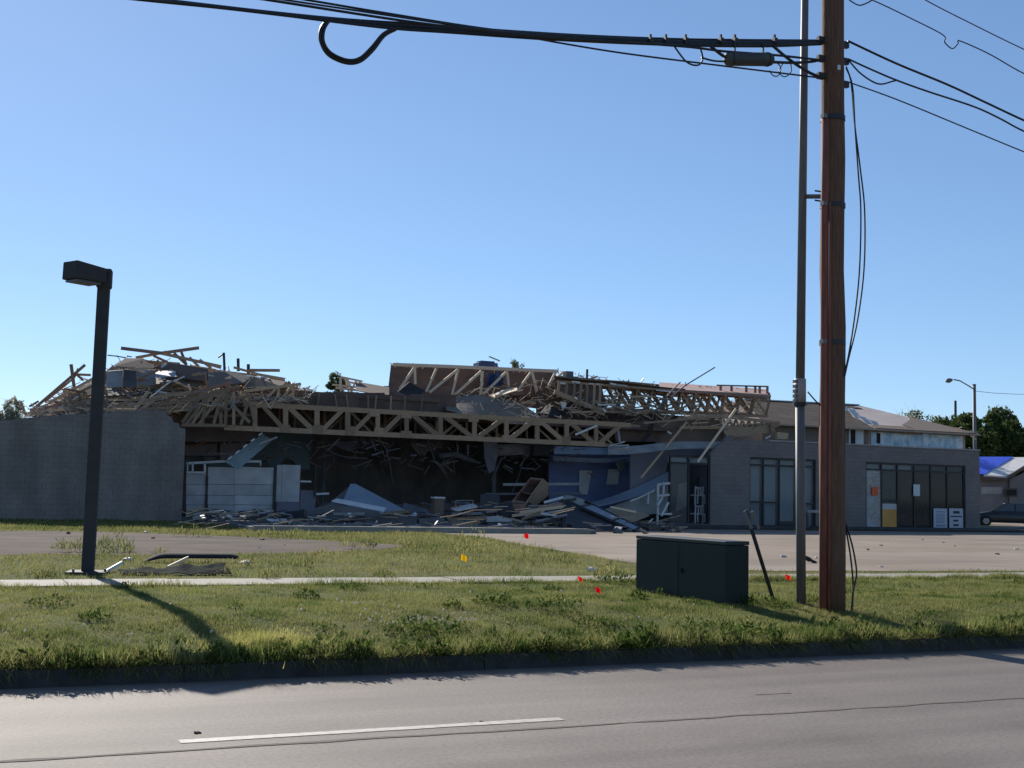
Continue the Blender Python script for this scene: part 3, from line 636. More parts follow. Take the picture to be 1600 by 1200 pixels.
# --- right-hand roof: row of trusses in depth
RT = lambda x: 592 + (x - 870) * .078; RB = lambda x: 642 + (x - 940) * .034
for k, (yy, x0, x1, dx) in enumerate(((54.2, 950, 1204, 0), (56.0, 940, 1199, 7), (57.8, 950, 1190, 13), (59.6, 940, 1180, 19))):
    wb = []; st = 23 if k < 2 else 27
    for i in range(int((x1 - x0 - dx) / st)):
        x = x0 + dx + i * st; y0, y1 = RT(x) + 6 + k * .6, RB(x) - k
        wb.append(((x, y0), (x + st * .86, RB(x + st) - k)))
        if k < 3: wb.append(((x + st, RT(x + st) + 6), (x + st * .7, RB(x + st) - k)))
    if k == 0: wb.append(((1203, 619), (1197, 649)))
    truss(yy, [(x0, RT(x0) + 6 + k * .6), (x1, RT(x1) + (.5 if k == 0 else 6))], [(x0, RB(x0) - k), (x1 - 6, RB(x1) - k)], wb, material=M['wood_old'], cw=.11, ww=.085)
# deck above them; red edge trim and standing stubs
def deck(u, v): return W(866 + u * 205, 588 + u * 20 + v * 13 + 1.2 * math.sin(u * 9), 54.0 + v * 5.5)
MB().grid(deck, 12, 3, .04).build('roof_deck', M['felt'], bl)
for (xa, xb) in ((870, 930), (931, 985), (986, 1040), (1041, 1100), (1101, 1150), (1151, 1203)):
    board('edge_trim', W(xa, RT(xa) - 2 + random.uniform(-1, 1), 59.8), W(xb, RT(xb) - 2 + random.uniform(-1, 1), 59.8), .20, .05, M['wood_red'] if xa > 980 else M['wood_old'], bl)
    board('edge_trim', W(xa, RT(xa) + 4, 54.0), W(xb, RT(xb) + 4, 54.0), .10, .05, M['wood_red'] if xa > 1030 else M['wood_old'], bl)
MB().prism([W(1030, 607, 54.6), W(1200, 619, 54.6), W(1198, 609, 59.5), W(1030, 598, 59.5)], (0, 0, .03)).build('roof_sheet', mat('pink_sheet', (0.40, 0.27, 0.24), (0.33, 0.2, 0.18), rough=.8, scale=1.5), bl)
for x in (1126, 1143, 1166, 1180, 1187, 1199): board('stub', W(x, 603, 56), W(x, 617, 56), .13, .06, M['wood_red'], bl)
board('top_rail', W(1120, 602, 56), W(1200, 604, 56), .08, .06, M['wood_old'], bl)
# left shoulder of that roof: short studs over a sloping chord
board('sloping_chord', W(866, 612, 53.2), W(945, 645, 53.2), .22, .08, M['wood_old'], bl)
for x in (874, 886, 898, 908, 918, 929, 938): board('stud', W(x, 596 + (x - 870) * .05, 53.3), W(x - 2, 612 + (x - 866) * .41, 53.3), .12, .06, M['wood_old'], bl)
MB().prism([W(866, 594, 54.2), W(940, 601, 54.2), W(948, 640, 54), W(940, 642, 54), W(868, 612, 54)], (0, .04, 0)).build('sheathing', M['ply_dark'], bl)
board('strut', W(985, 620, 53.5), W(1020, 619.5, 53.5), .08, .05, M['wood'], bl); board('strut', W(1020, 619.5, 53.5), W(1145, 646, 53.5), .07, .05, M['wood'], bl)
# second low truss and floor beam hanging at the right
wb = []
for i in range(7): x = 1130 + i * 10; wb += [((x, 654 + i * .9), (x + 5, 667 + i * .3)), ((x + 5, 667 + i * .3), (x + 10, 655 + i * .9))]
truss(53.0, [(1062, 655), (1128, 650), (1218, 661)], [(1062, 668), (1128, 668), (1204, 670)], wb, material=M['wood_old'], cw=.16, ww=.09)
MB().prism(PX([(1022, 664), (1062, 655), (1128, 652), (1132, 690), (1062, 692), (1024, 692)], 53.4), (0, .06, 0)).build('sheathing', M['ply'], bl)
MB().prism(PX([(1130, 672), (1200, 664), (1204, 676), (1136, 684)], 52.6), (0, .12, 0)).build('broken_beam', M['wood_old'], bl)
MB().prism(PX([(1204, 660), (1218, 659), (1217, 667), (1211, 668), (1213, 685), (1206, 686)], 52.4), (0, .1, 0)).build('broken_beam', M['wood_old'], bl)
MB().prism(PX([(1215, 675), (1232, 677), (1231, 686), (1214, 686)], 52.2), (0, .3, 0)).build('broken_beam', M['wood'], bl)
# left end of the same: brown boxed-in bay
MB().prism(PX([(960, 662), (1030, 655), (1026, 690), (962, 690)], 53.0), (0, .05, 0)).build('sheathing', M['ply_dark'], bl)
MB().prism([W(1014, 655, 52), W(1024, 655, 52), W(1018, 678, 52), W(1008, 690, 52), W(1000, 690, 52), W(1012, 676, 52)], (0, .04, 0)).build('torn_felt', M['shingle_dark'], bl)
board('pale_strip', W(1006, 661, 51.6), W(1130, 650, 51.8), .1, .05, M['wood'], bl)
board('hanging_strap', W(965, 668, 51.2), W(969, 694, 51.2), .10, .04, M['sheet_grey'], bl)
board('hanging_strap', W(963, 668, 51.2), W(972, 662, 51.2), .10, .04, M['sheet_grey'], bl)

# --- left roof mass: crumpled roof deck under the heap
ENV = [(36, 649), (60, 634), (112, 600), (150, 588), (168, 574), (200, 558), (262, 563), (330, 575), (392, 583), (445, 595), (492, 609)]
LOW = [(36, 650), (160, 646), (258, 646), (300, 640), (390, 632), (470, 626), (492, 612)]
def crumple(u, v):
    x = 50 + u * 430; t = interp(ENV, x) + 7; b = interp(LOW, x) + 2
    n = noise.noise(Vector((u * 9, v * 4, 1.3)))
    return W(x, b + (t - b) * v + n * 3, 51.4 + v * 5.0 + n * .5)
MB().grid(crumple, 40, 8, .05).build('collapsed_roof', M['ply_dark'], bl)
def patch(name, poly, Ys, material, t=.03):
    return MB().prism([W(x, y, yy) for (x, y), yy in zip(poly, Ys)], (0, t, .01)).build(name, material, bl)
for poly, mm in (([(166, 606), (192, 604), (192, 578), (168, 580)], 'sheet_grey'), ([(192, 605), (214, 606), (213, 579), (193, 577)], 'slab_grey'), ([(214, 604), (243, 602), (243, 578), (214, 578)], 'sheet_grey'), ([(243, 590), (276, 588), (272, 579), (243, 580)], 'sheet_blue'), ([(244, 600), (272, 598), (276, 589), (244, 591)], 'ply'), ([(165, 641), (198, 641), (198, 621), (166, 620)], 'sheet_grey'), ([(165, 618), (240, 616), (244, 606), (166, 607)], 'slab_grey'), ([(262, 600), (318, 604), (320, 584), (276, 582)], 'felt'), ([(325, 605), (380, 598), (392, 588), (350, 580), (326, 583)], 'felt'), ([(120, 622), (160, 612), (160, 594), (124, 604)], 'ply'), ([(290, 592), (325, 596), (325, 576), (262, 566), (240, 574)], 'ply_dark'), ([(178, 572), (240, 575), (224, 560), (196, 560)], 'ply_dark'), ([(380, 606), (440, 604), (446, 596), (396, 588)], 'ply'), ([(276, 640), (330, 640), (340, 615), (280, 618)], 'ply_dark')):
    y0 = 52.2 + random.uniform(-.5, .6); patch('roof_sheet', poly, [y0] * (len(poly) // 2) + [y0 + 1.0] * (len(poly) - len(poly) // 2), M[mm])
# standing stubs of the left ridge
for (p, q, w_) in (((349.6, 551), (351, 583), .10), ((341, 559), (350, 552), .06), ((372, 560), (372.5, 580), .12), ((388, 569), (388, 584), .13)):
    board('stub', W(*p, 55.5), W(*q, 55.5), w_, .08, M['dark_metal'], bl)

# --- interior seen under the truss
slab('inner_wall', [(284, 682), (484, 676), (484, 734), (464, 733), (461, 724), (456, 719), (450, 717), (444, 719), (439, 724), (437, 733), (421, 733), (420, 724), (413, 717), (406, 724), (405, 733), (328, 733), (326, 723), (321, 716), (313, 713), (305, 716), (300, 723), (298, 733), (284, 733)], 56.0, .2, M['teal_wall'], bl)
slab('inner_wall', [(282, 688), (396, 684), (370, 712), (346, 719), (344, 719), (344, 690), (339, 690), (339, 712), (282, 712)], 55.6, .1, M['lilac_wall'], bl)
board('dark_beam', W(290, 691, 54.6), W(398, 687, 54.6), .22, .15, M['shingle_dark'], bl)
pt = MB()
PYY = 53.2
for (x0, y0, x1, y1) in ((321.5, 744, 324.5, 800), (427.5, 734, 431.5, 796), (491.5, 727, 493.5, 776)):
    a, b_, c_, d_ = prect(x0, y0, x1, y1, PYY - .12); pt.box((a, PYY - .12, c_), (b_, PYY - .02, d_))
part = pt.build('partition', M['dark_metal'], bl)
def pan(x0, y0, x1, y1, Y, mm, nm='panel'):
    a, b_, c_, d_ = prect(x0, y0, x1, y1, Y); return MB().box((a, Y, c_), (b_, Y + .05, d_)).build(nm, M[mm], part)
for (x0, x1) in ((291, 321.3), (324.7, 366), (366.3, 427.4)):
    for k, (y0, y1) in enumerate(((739 if x0 < 300 else 730, 756.5), (757.2, 773.5), (774.2, 788.5), (789.2, 806))):
        pan(x0, y0, x1, y1, PYY + random.uniform(-.03, .02), 'panel_white')
pan(432, 726.5, 440, 784, PYY, 'panel_white'); pan(440.4, 726.5, 468.5, 784, PYY + .02, 'panel_white'); pan(469, 766, 493, 796, PYY + .1, 'lilac_wall'); pan(432, 784.5, 468, 800, PYY + .03, 'lilac_wall')
for (p, q, w_) in (((291, 724), (345, 721), .10), ((345, 721), (407, 721), .10), ((291, 738), (321, 738.5), .09), ((293, 723), (293, 738), .05), ((301, 723), (301, 738), .07), ((320, 722), (320, 738), .09), ((407, 719), (407, 728), .06), ((469, 752), (486, 752.5), .07), ((494, 772), (514, 771), .08)):
    board('rail', W(*p, PYY - .1), W(*q, PYY - .1), w_, .06, M['white'], part)
# leaning corrugated sheet at the left opening
def corr(u, v):
    a = Vector((*W(351, 721, 51.6),)); b = W(410, 678, 52.0); c = W(372, 734, 51.2)
    return a + (b - a) * u + (c - a) * v * (1 - .25 * u) + Vector((0, .035 * math.sin(v * 6 * math.pi * 2), 0))
MB().grid(corr, 3, 36, .012).build('corrugated_sheet', M['sheet_teal'], bl)
board('flashing', W(404, 694, 51.3), W(433, 683, 51.3), .08, .05, M['sheet_grey'], bl)
for k in range(5):
    xx = 356 + k * 12; board('bright_edge', W(xx, 718 - k * 9.5, 51.3), W(xx + 6, 713 - k * 9.2, 51.3), .06, .03, M['foil'], bl)
# hanging ducts, wires and torn ceiling inside
def hang(pts, Y, r, m='duct', nm='hanging_cable', n=6):
    return MB().tube([W(x, y, Y) for x, y in pts], r, n).build(nm, M[m], bl, smooth=True)
hang([(590, 682), (604, 702), (610, 730), (614, 756)], 52.5, .02)
hang([(512, 704), (530, 712), (556, 716), (575, 716)], 53.5, .025)
hang([(686, 713), (712, 710), (735, 719), (750, 724)], 54, [.12, .14, .13, .06], 'duct', 'torn_duct', 8)
hang([(693, 718), (694, 738), (700, 748), (710, 742), (709, 722)], 54, .02); hang([(660, 722), (666, 704), (672, 694)], 54, .03)
hang([(640, 722), (660, 700)], 55, .04); hang([(715, 694), (715, 712)], 53, .04); hang([(731, 695), (731, 715)], 53, .05)
hang([(789, 703), (777, 730), (768, 752)], 54.5, .06); hang([(823, 700), (812, 740), (800, 770)], 54.8, .03); hang([(882, 712), (888, 740), (884, 760)], 53.2, .02)
for poly, Y, mm in (([(756, 690), (776, 690), (779, 706), (772, 735), (764, 740), (757, 715)], 52.8, 'duct'), ([(778, 694), (865, 693), (866, 708), (780, 712)], 53.4, 'interior'), ([(640, 692), (690, 690), (682, 700), (655, 712)], 54.2, 'ply_dark'), ([(520, 690), (560, 690), (548, 706), (530, 700)], 55.0, 'duct')):
    slab('torn_ceiling', poly, Y, .05, M[mm], bl)
slab('dark_duct', [(835, 696), (862, 695), (865, 700), (864, 710), (858, 712), (835, 712)], 52.3, .5, M['shingle_dark'], bl)
for x, y0, y1, Y in ((504, 690, 800, 58), (560, 690, 800, 61), (770, 690, 800, 56), (836, 700, 800, 58)):
    a, b_, c_, d_ = prect(x, y0, x + 5, y1, Y); MB().box((a, Y, .5), (b_, Y + .15, d_)).build('post', M['slab_grey'], bl)
# --- blue room behind the hole, with fascia flashing
slab('blue_wall', [(858, 706), (1004, 700), (1004, 800), (858, 800)], 55.0, .15, M['navy'], bl)
slab('white_board', [(905, 735), (925, 735), (921, 756), (918, 773), (905, 772)], 54.9, .04, M['panel_white'], bl)
slab('white_board', [(951, 733), (968.5, 733), (966, 757), (947, 757)], 54.9, .04, M['panel_white'], bl)
slab('fallen_soffit', [(960, 720), (980, 716), (975, 735), (968, 738)], 53.6, .05, M['slab_grey'], bl)
MB().grid(lambda u, v: W(866 + 88 * u, 697 + 3 * u + v * (12 - 2 * u), 52.4 - .5 * v), 8, 2, .02).build('fascia_flashing', M['sheet_blue'], bl)
MB().grid(lambda u, v: W(864 + 140 * u, 712 + 4 * math.sin(u * 3) + v * 7, 54.2), 8, 1, .03).build('blue_fascia', M['sheet_blue'], bl)
MB().grid(lambda u, v: W(950 + 182 * u, 697 - 9 * u + (1.5 * math.sin(u * 8)) + v * (13 - 3 * u), 51.8 - .6 * v), 14, 2, .02).build('fascia_flashing', M['sheet_grey'], bl)
slab('torn_fascia', [(985, 706), (1050, 700), (1110, 700), (1110, 712), (1046, 712), (1040, 740), (1010, 770), (985, 772)], 52.6, .12, M['lilac_wall'], bl)
for k in range(9):
    a = (950 + k * 3 + random.uniform(-4, 4), 699 + random.uniform(-3, 8)); board('torn_strip', W(*a, 51.5), W(a[0] + random.uniform(8, 26), a[1] + random.uniform(-7, 3), 51.3), .05, .03, M['foil' if k % 3 == 0 else 'sheet_grey'], bl)
# fallen ceiling slab slanting up to the right
MB().grid(lambda u, v: W(918 + 128 * u, 786 - 50 * u ** 1.3 + v * (6 + 14 * u), 52.4 - .5 * v), 10, 2, .04).build('fallen_ceiling', M['sheet_blue'], bl)
slab('fallen_ceiling', [(945, 796), (1046, 757), (1046, 800), (955, 812)], 52.3, .1, M['sheet_grey'], bl)

# ------------------------------------------------ loose timbers thrown over the roof
def timbers(n, env, low, xr, Yr, label, group, mats, lens=(.8, 4.2), slope=.35, cat='timber', wr=(.07, .14), tol=1.5):
    made = 0; tries = 0
    while made < n and tries < n * 40:
        tries += 1
        px = random.uniform(*xr); t = random.random() ** 1.2; e = interp(env, px); l = interp(low, px)
        y = e + t * (l - e); Y = Yr[1] + (Yr[0] - Yr[1]) * t + random.uniform(-.3, .3)
        c = W(px, y, Y); an = random.gauss(0.06, slope) if random.random() < .8 else random.uniform(-1.5, 1.5); L = random.uniform(*lens) * (.5 if abs(an) > .8 else 1)
        d = Vector((math.cos(an), random.gauss(0, .35), math.sin(an))).normalized() * L / 2
        ok = True
        for e_ in (c - d, c + d):
            qx, qy = proj(e_)
            if qx < xr[0] - 6 or qx > xr[1] + 10 or qy < interp(env, qx) - tol or qy > interp(low, qx) + 3: ok = False
        if not ok: continue
        o = board('loose_timber', c - d, c + d, random.uniform(*wr), random.choice((.04, .045, .06)), M[random.choice(mats)], twist=random.uniform(-.6, .6)); tag(o, label(px, t) if callable(label) else label, cat, group); made += 1
STANDOUT = {(32, 627): 'short leaning post at the far left tip of the timber heap', (54, 638): 'long rafter slanting up to the right, left of the lamp post', (111, 569): 'upright stub crossing the slanting rafter left of the lamp post',
    (189, 544): 'topmost board of the heap, sloping down to the right', (258, 551): 'board at the heap top sloping up to the right against the sky', (252, 552): 'long ridge board running down right from the heap top',
    (389, 578.5): 'level board sticking out right at the end of the heap', (290, 617): 'pale board slanting across the broken trusses below the heap', (392, 583): 'board sloping down right under the level board at the heap end', (46, 635): 'short stub beside the post at the left tip of the heap'}
LAB_L = 'splintered timber in the tangled heap over the grey block wall'; GR_L = 'timbers heaped over the block wall'
for (p, q, w_, Y) in (((32, 627), (41, 650), .10, 53), ((46, 635), (60, 627), .08, 53), ((54, 638), (133, 570), .12, 53.5), ((111, 569), (116, 606), .13, 53.2), ((117, 585), (142, 586), .10, 53.8), ((117, 583), (130, 594), .09, 53.4), ((77, 629), (146, 591), .11, 53), ((84, 634), (148, 601), .11, 52.8), ((92, 641), (150, 606), .11, 52.6), ((70, 628), (114, 592), .08, 53.6), ((122, 576), (116, 590), .08, 53.6), ((60, 640), (118, 626), .10, 52.4), ((98, 640), (146, 622), .11, 52),
    ((189, 544), (254, 552), .14, 54), ((252, 552), (346, 573), .13, 54.2), ((258, 551), (311, 543.5), .14, 54.4), ((212, 559), (260, 550), .12, 54.2), ((272, 552), (292, 570), .12, 54.6), ((283, 549), (290, 567), .11, 54.8), ((296, 558), (310, 572), .10, 54.8), ((312, 562), (330, 575), .1, 54.6), ((240, 556), (262, 566), .1, 54.4), ((389, 578.5), (437, 578.8), .13, 54.6), ((392, 583), (445, 592.5), .12, 54.2), ((290, 617), (363, 597), .13, 51.2), ((346, 615), (369, 609), .14, 51.1), ((320, 583), (324, 604), .07, 52), ((300, 586), (322, 583), .1, 52), ((365, 574), (445, 596), .1, 54.8), ((450, 596), (466, 612), .1, 54), ((300, 562), (345, 575), .09, 55)):
    tag(board('loose_timber', W(*p, Y), W(*q, Y + random.uniform(-.4, .4)), w_, .05, M[random.choice(('wood_old', 'wood', 'wood_old', 'wood_red'))]), STANDOUT.get(p, LAB_L), 'timber', GR_L)
def heap_label(px, t):
    where = 'left of the lamp post' if px < 145 else 'over the right half of the block wall' if px < 262 else 'over the broken truss fan' if px < 370 else 'at its right end'
    return ('splintered timber near the top of the heap ' if t < .4 else 'splintered timber low in the heap ') + where
timbers(125, ENV, LOW, (45, 480), (51.0, 56), heap_label, GR_L, ('wood_old', 'wood', 'wood', 'wood_pale', 'wood_red'))
# scraps in that heap, coloured pale to stand in for sunlit edges
for (x, y, l, s, Y) in ((240, 617, 12, -.7, 51), (256, 604, 24, -.75, 51), (253, 593, 10, -.1, 51.4), (275, 594, 8, -.4, 51.6), (284, 590, 8, -.4, 51.6), (270, 580, 9, .35, 52), (202, 557, 7, .1, 54), (224, 566, 9, .1, 52.4), (256, 571, 8, -.7, 52.2), (190, 574, 18, .08, 52), (222, 577, 20, .08, 52), (254, 613, 12, .12, 51.2), (306, 584, 12, -.2, 52), (330, 587, 7, .2, 52.2), (172, 612, 7, .5, 51.4), (385, 592, 7, .1, 52.4), (100, 637, 16, .03, 51.6), (78, 641, 14, .06, 51.6), (118, 622, 8, -.6, 51.8), (134, 632, 8, -.7, 51.8), (412, 590, 10, .1, 53), (455, 601, 5, -1.2, 53.4), (476, 607, 6, .1, 53.6), (420, 598, 8, .1, 52.8), (64, 637, 12, .15, 52)):
    d = l / 2; tag(board('pale_scrap', W(x - d, y - d * s, Y), W(x + d, y + d * s, Y + .3), random.uniform(.035, .08), .03, M['foil']), 'scrap in the heap over the block wall, coloured pale as a sunlit edge', 'pale scrap', 'bright scraps in the heap')
tag(MB().tube([W(168, 555, 54), W(182, 556.5, 54), W(197, 559, 54)], .025, 5).build('loose_wire', M['cable']), 'thin wire sticking out of the timber heap beside the parking lot lamp', 'wire')
ENV2 = [(866, 592), (930, 600), (1000, 603), (1100, 613), (1205, 622)]; LOW2 = [(866, 640), (950, 650), (1205, 660)]
timbers(60, ENV2, LOW2, (868, 1100), (52.6, 56), lambda px, t: ('loose timber high' if t < .4 else 'loose timber low') + (' in the roof beside the overturned truss' if px < 940 else ' in the middle of the open right-hand trusses' if px < 1030 else ' in the right-hand trusses near their open end'), 'timbers caught in the right-hand roof', ('wood_old', 'wood_old', 'wood'), (.5, 2.6), .3, wr=(.05, .11))
for (x, y, l, s, Y) in ((948, 632.5, 28, 0, 52.6), (944, 641, 5, 1.1, 52.4), (916, 672, 34, -.42, 51.0), (880, 599, 10, .1, 53.6), (900, 597, 12, .12, 53.6), (930, 600, 22, .05, 53.8), (958, 600, 10, .2, 53.8), (972, 602, 16, .1, 53.8), (1040, 611, 30, .1, 53.9), (900, 622, 4, .8, 53.0), (1004, 594, 4, -1.3, 55), (1200, 683, 8, -.5, 51.8), (1046, 676, 6, .6, 51.8)):
    d = l / 2; tag(board('pale_scrap', W(x - d, y - d * s, Y), W(x + d, y + d * s, Y), random.uniform(.05, .09), .03, M['foil']), 'scrap in the open roof trusses on the right, coloured pale as if sunlit', 'pale scrap', 'pale scraps in the right-hand roof')  # pale colour stands in for sunlit strips in this roof
for lab, p, q, w_, m_, Y in (('long pale board leaning from the roof onto the first storefront window', (1150, 639), (1090, 722), .11, 'wood_pale', 50.7), ('grey board leaning from the roof into the blue room', (1073, 659), (1001, 747), .10, 'wood', 51.0)):
    tag(board('leaning_board', W(*p, Y + .8), W(*q, Y), w_, .05, M[m_]), lab, 'board')
for lab, pts in (('long bent wire rising from the right-hand roof against the sky', [(1117, 574), (1071, 602), (1023, 642)]), ('short bent wire crossing the red roof edge', [(1063, 597), (1045, 616), (1022, 645), (1016, 668)])):
    tag(MB().tube([W(x, y, 53.0) for x, y in pts], .035, 6).build('bent_wire', M['galv'], smooth=True), lab, 'wire')
def splinters(n, sample, label, cat, mats, name='splinters', ln=(.15, .9), w=(.012, .035), tilt=.7):
    for k, m_ in enumerate(mats):
        mb = MB()
        for _ in range(n // len(mats)):
            c = sample()
            if c is None: continue
            a = random.gauss(0, tilt); d = Vector((math.cos(a), random.gauss(0, .5), math.sin(a) * .8)).normalized() * random.uniform(*ln) / 2
            mb.beam(c - d, c + d, random.uniform(*w), random.uniform(*w))
        tag(mb.build(name, M[m_], origin=(0, 0, 0)), label[k], cat, kind='stuff')
def s_left():
    px = random.uniform(45, 488); e, l = interp(ENV, px) + 2, interp(LOW, px); t = random.random(); return W(px, e + t * (l - e), 55.6 - 4.8 * t + random.uniform(-.5, .2))
splinters(1000, s_left, ['pale splinters of broken wood all through the heap over the block wall', 'dull brown splinters all through the heap over the block wall', 'grey torn metal slivers all through the heap over the block wall'], 'splinters', ('wood_pale', 'wood_old', 'sheet_grey'))
def s_right():
    px = random.uniform(700, 1200); e = interp([(700, 614), (860, 592), (1000, 606), (1200, 622)], px); l = interp([(700, 650), (860, 655), (1200, 668)], px); t = random.random(); return W(px, e + t * (l - e), 55.5 - 3.6 * t + random.uniform(-.5, .3))
splinters(520, s_right, ['pale splinters scattered through the middle and right-hand roof', 'dull brown splinters scattered through the middle and right-hand roof'], 'splinters', ('wood_pale', 'wood_old'))
def s_top():
    px = random.uniform(612, 1200); return W(px, interp([(612, 569), (870, 580), (1000, 599), (1200, 610)], px) + random.uniform(-1, 3), 58 + random.uniform(-1, 1))
splinters(150, s_top, ['small splinters along the roof skyline'], 'splinters', ('wood_old',), ln=(.1, .5))
def s_ceil():
    px = random.uniform(300, 960); return W(px, interp([(300, 688), (600, 690), (960, 700)], px) + random.random() ** 2 * 45, random.uniform(51.8, 56))
splinters(240, s_ceil, ['torn ceiling scraps dangling inside the opening', 'pale torn ceiling scraps dangling inside the opening'], 'scraps', ('ply_dark', 'duct'), 'ceiling_scraps', ln=(.15, .8), w=(.015, .06))
def s_hang():
    px = random.uniform(480, 960); return W(px, interp([(300, 690), (600, 694), (960, 702)], px) + random.random() ** 2.5 * 40, random.uniform(52.0, 57))
splinters(44, s_hang, ['broken boards hanging and leaning inside the dark opening', 'grey torn strips hanging inside the dark opening'], 'boards', ('ply_dark', 'duct'), 'hanging_boards', ln=(.4, 1.5), w=(.02, .07), tilt=1.2)
def s_floor():
    px = random.uniform(490, 900); return W(px, random.uniform(788, 808), random.uniform(51.5, 55))
splinters(110, s_floor, ['broken boards heaped on the floor inside the dark opening', 'grey slabs heaped on the floor inside the dark opening'], 'boards', ('ply_dark', 'slab_grey'), 'floor_debris', ln=(.5, 2.4), w=(.04, .18), tilt=.35)
hv = empty('rooftop_unit', W(774, 573, 57.6), 'blue rooftop box behind the overturned truss', 'rooftop unit')
a, b_, c_, d_ = prect(759, 564, 789, 573, 57.6)
MB().box((a, 58.5, c_ - .3), (b_, 59.3, d_)).build('casing', M['navy_box'], hv, bevel=.02)
MB().box((a + .15, 58.6, d_ + .003), (b_ - .15, 59.2, d_ + .09)).build('lid', M['navy_box'], hv)
MB().grid(lambda u, v: W(761 + 26 * u, 582 + v * 22 + 2 * math.sin(u * 7), 57.5 - .15 * math.sin(u * 11 + v * 3)), 8, 6, .02).build('blue_tarp', M['navy_box'], hv)
tag(board('loose_timber', W(764, 557, 58), W(781, 564, 58), .06, .05, M['wood_old']), 'dark stick jutting over the blue rooftop box', 'timber')
tag(MB().box((W(885, 590, 56).x, 56, W(885, 590, 56).z), (W(896, 590, 56).x, 56.4, W(890, 580, 56).z)).cbox(W(890, 590, 55.95), (.7, .5, .1)).build('vent_box', M['slab_grey']), 'small grey vent box on the right-hand roof edge', 'vent')
tag(board('vent_pipe', W(917.5, 577, 56), W(917, 594, 56), .09, .09, M['dark_metal']), 'dark vent pipe standing on the right-hand roof', 'pipe')
tag(board('loose_timber', W(918, 593, 56), W(934, 588, 56), .08, .05, M['wood_old']), 'short stick lying by the dark vent pipe', 'timber')
tag(MB().prism([W(1020, 612, 54.5), W(1031, 612, 54.5), W(1030, 604, 54.6), (W(1026, 600, 54.6)), W(1022, 604, 54.5)], (0, .2, 0)).build('shingle_bundle', M['shingle_dark']), 'dark peaked bundle of shingles on the right-hand roof', 'shingles')

# ================================================================== SHOPS ON THE RIGHT
SY = 51.0
sf = empty('storefront_building', (W(1330, 828, SY).x, SY, .4), 'dark grey block shop building with three black-framed storefront windows', 'building')
ztop = W(1420, 699.5, SY).z
xL = W(1112, 760, SY).x; xR = W(1531, 770, SY).x
def SX(px): return W(px, 780, SY).x
zh1 = W(1224, 716, SY).z; zh3 = W(1430, 724.5, SY).z; zs2 = W(1224, 824, SY).z; zs3 = W(1430, 827, SY).z
T = .28
# header with its torn left end
hd = [Vector((p.x, SY, p.z)) for p in PX([(1110, 713), (1113, 706), (1118, 699), (1125, 694), (1131, 691), (1136, 683), (1146, 680)], SY)]
xa = hd[-1].x
poly = [Vector((SX(1171.5), SY, zh1))] + [Vector((hd[0].x, SY, zh1 + .001))] + hd[1:] + [Vector((xa + .01, SY, ztop - .02)), Vector((SX(1171.5), SY, ztop))]
poly[1].z = zh1
MB().prism(poly[::-1], (0, T, 0)).build('header_wall', M['stone_wall'], sf)
MB().box((SX(1171.5), SY, zh1), (xR, SY + T, ztop)).build('header_wall', M['stone_wall'], sf)
MB().box((SX(1110), SY, .2), (SX(1171.5), SY + T, zh1)).build('pier', M['stone_wall'], sf)
MB().box((SX(1275), SY, .2), (SX(1353), SY + T, zh1)).build('pier', M['stone_wall'], sf)
MB().box((SX(1353), SY + .001, zh3), (SX(1509), SY + T, zh1)).build('header_wall', M['stone_wall'], sf)
MB().box((SX(1509), SY, .2), (xR, SY + T, zh1)).build('pier', M['stone_wall'], sf)
MB().box((SX(1171.5), SY, .2), (SX(1275), SY + T, zs2)).build('sill_wall', M['stone_wall'], sf)
MB().box((SX(1353), SY, .2), (SX(1509), SY + T, zs3)).build('sill_wall', M['stone_wall'], sf)
MB().box((xR - T, SY + T, .2), (xR, 66, ztop)).build('end_wall', M['stone_wall'], sf)
MB().box((SX(1200), SY - .05, ztop + .003), (xR + .05, SY + T + .05, ztop + .07)).build('coping', M['sheet_grey'], sf)
MB().box((xa + .3, SY + T, ztop - .4), (xR - T, 66, ztop - .25)).build('flat_roof', M['felt'], sf)
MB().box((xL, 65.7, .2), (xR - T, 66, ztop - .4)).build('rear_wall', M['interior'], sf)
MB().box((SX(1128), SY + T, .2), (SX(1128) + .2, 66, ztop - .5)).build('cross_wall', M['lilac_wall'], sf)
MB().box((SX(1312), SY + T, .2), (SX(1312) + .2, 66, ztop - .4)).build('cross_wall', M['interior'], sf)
MB().box((xL, SY + T, .2), (xR - T, 66, .46)).build('floor_slab', M['slab_grey'], sf)
def storefront(label, cols, zb, zt, ztr, mids, panes, depth=.12, ztr_m='sheet_white'):
    fr = MB(); y0 = SY + .06; xs = [SX(c) for c in cols]; b = .075
    for i, x in enumerate(xs):
        o = 0 if 0 < i < len(xs) - 1 else (b / 2 if i == 0 else -b / 2); fr.box((x - b / 2 + o, y0, zb), (x + b / 2 + o, y0 + depth, zt))
    fr.box((xs[0] + b, y0 + .004, zb), (xs[-1] - b, y0 + depth - .004, zb + .1)); fr.box((xs[0] + b, y0 + .004, zt - .09), (xs[-1] - b, y0 + depth - .004, zt)); fr.box((xs[0] + b, y0 + .006, ztr - .04), (xs[-1] - b, y0 + depth - .006, ztr + .05))
    for i, z in mids: fr.box((xs[i] + b / 2, y0 + .006, z - .04), (xs[i + 1] - b / 2, y0 + depth - .006, z + .04))
    f = fr.build('window_frame', M['frame_black'], sf); f['label'] = label
    for i in range(len(xs) - 1):
        if panes[i]: MB().box((xs[i] + .02, y0 + .05, zb + .05), (xs[i + 1] - .02, y0 + .062, ztr)).build('pane', M[panes[i]], f)
        MB().box((xs[i] + .02, y0 + .05, ztr + .02), (xs[i + 1] - .02, y0 + .062, zt - .05)).build('transom_pane', M['glass'], f)
    return f, xs, y0
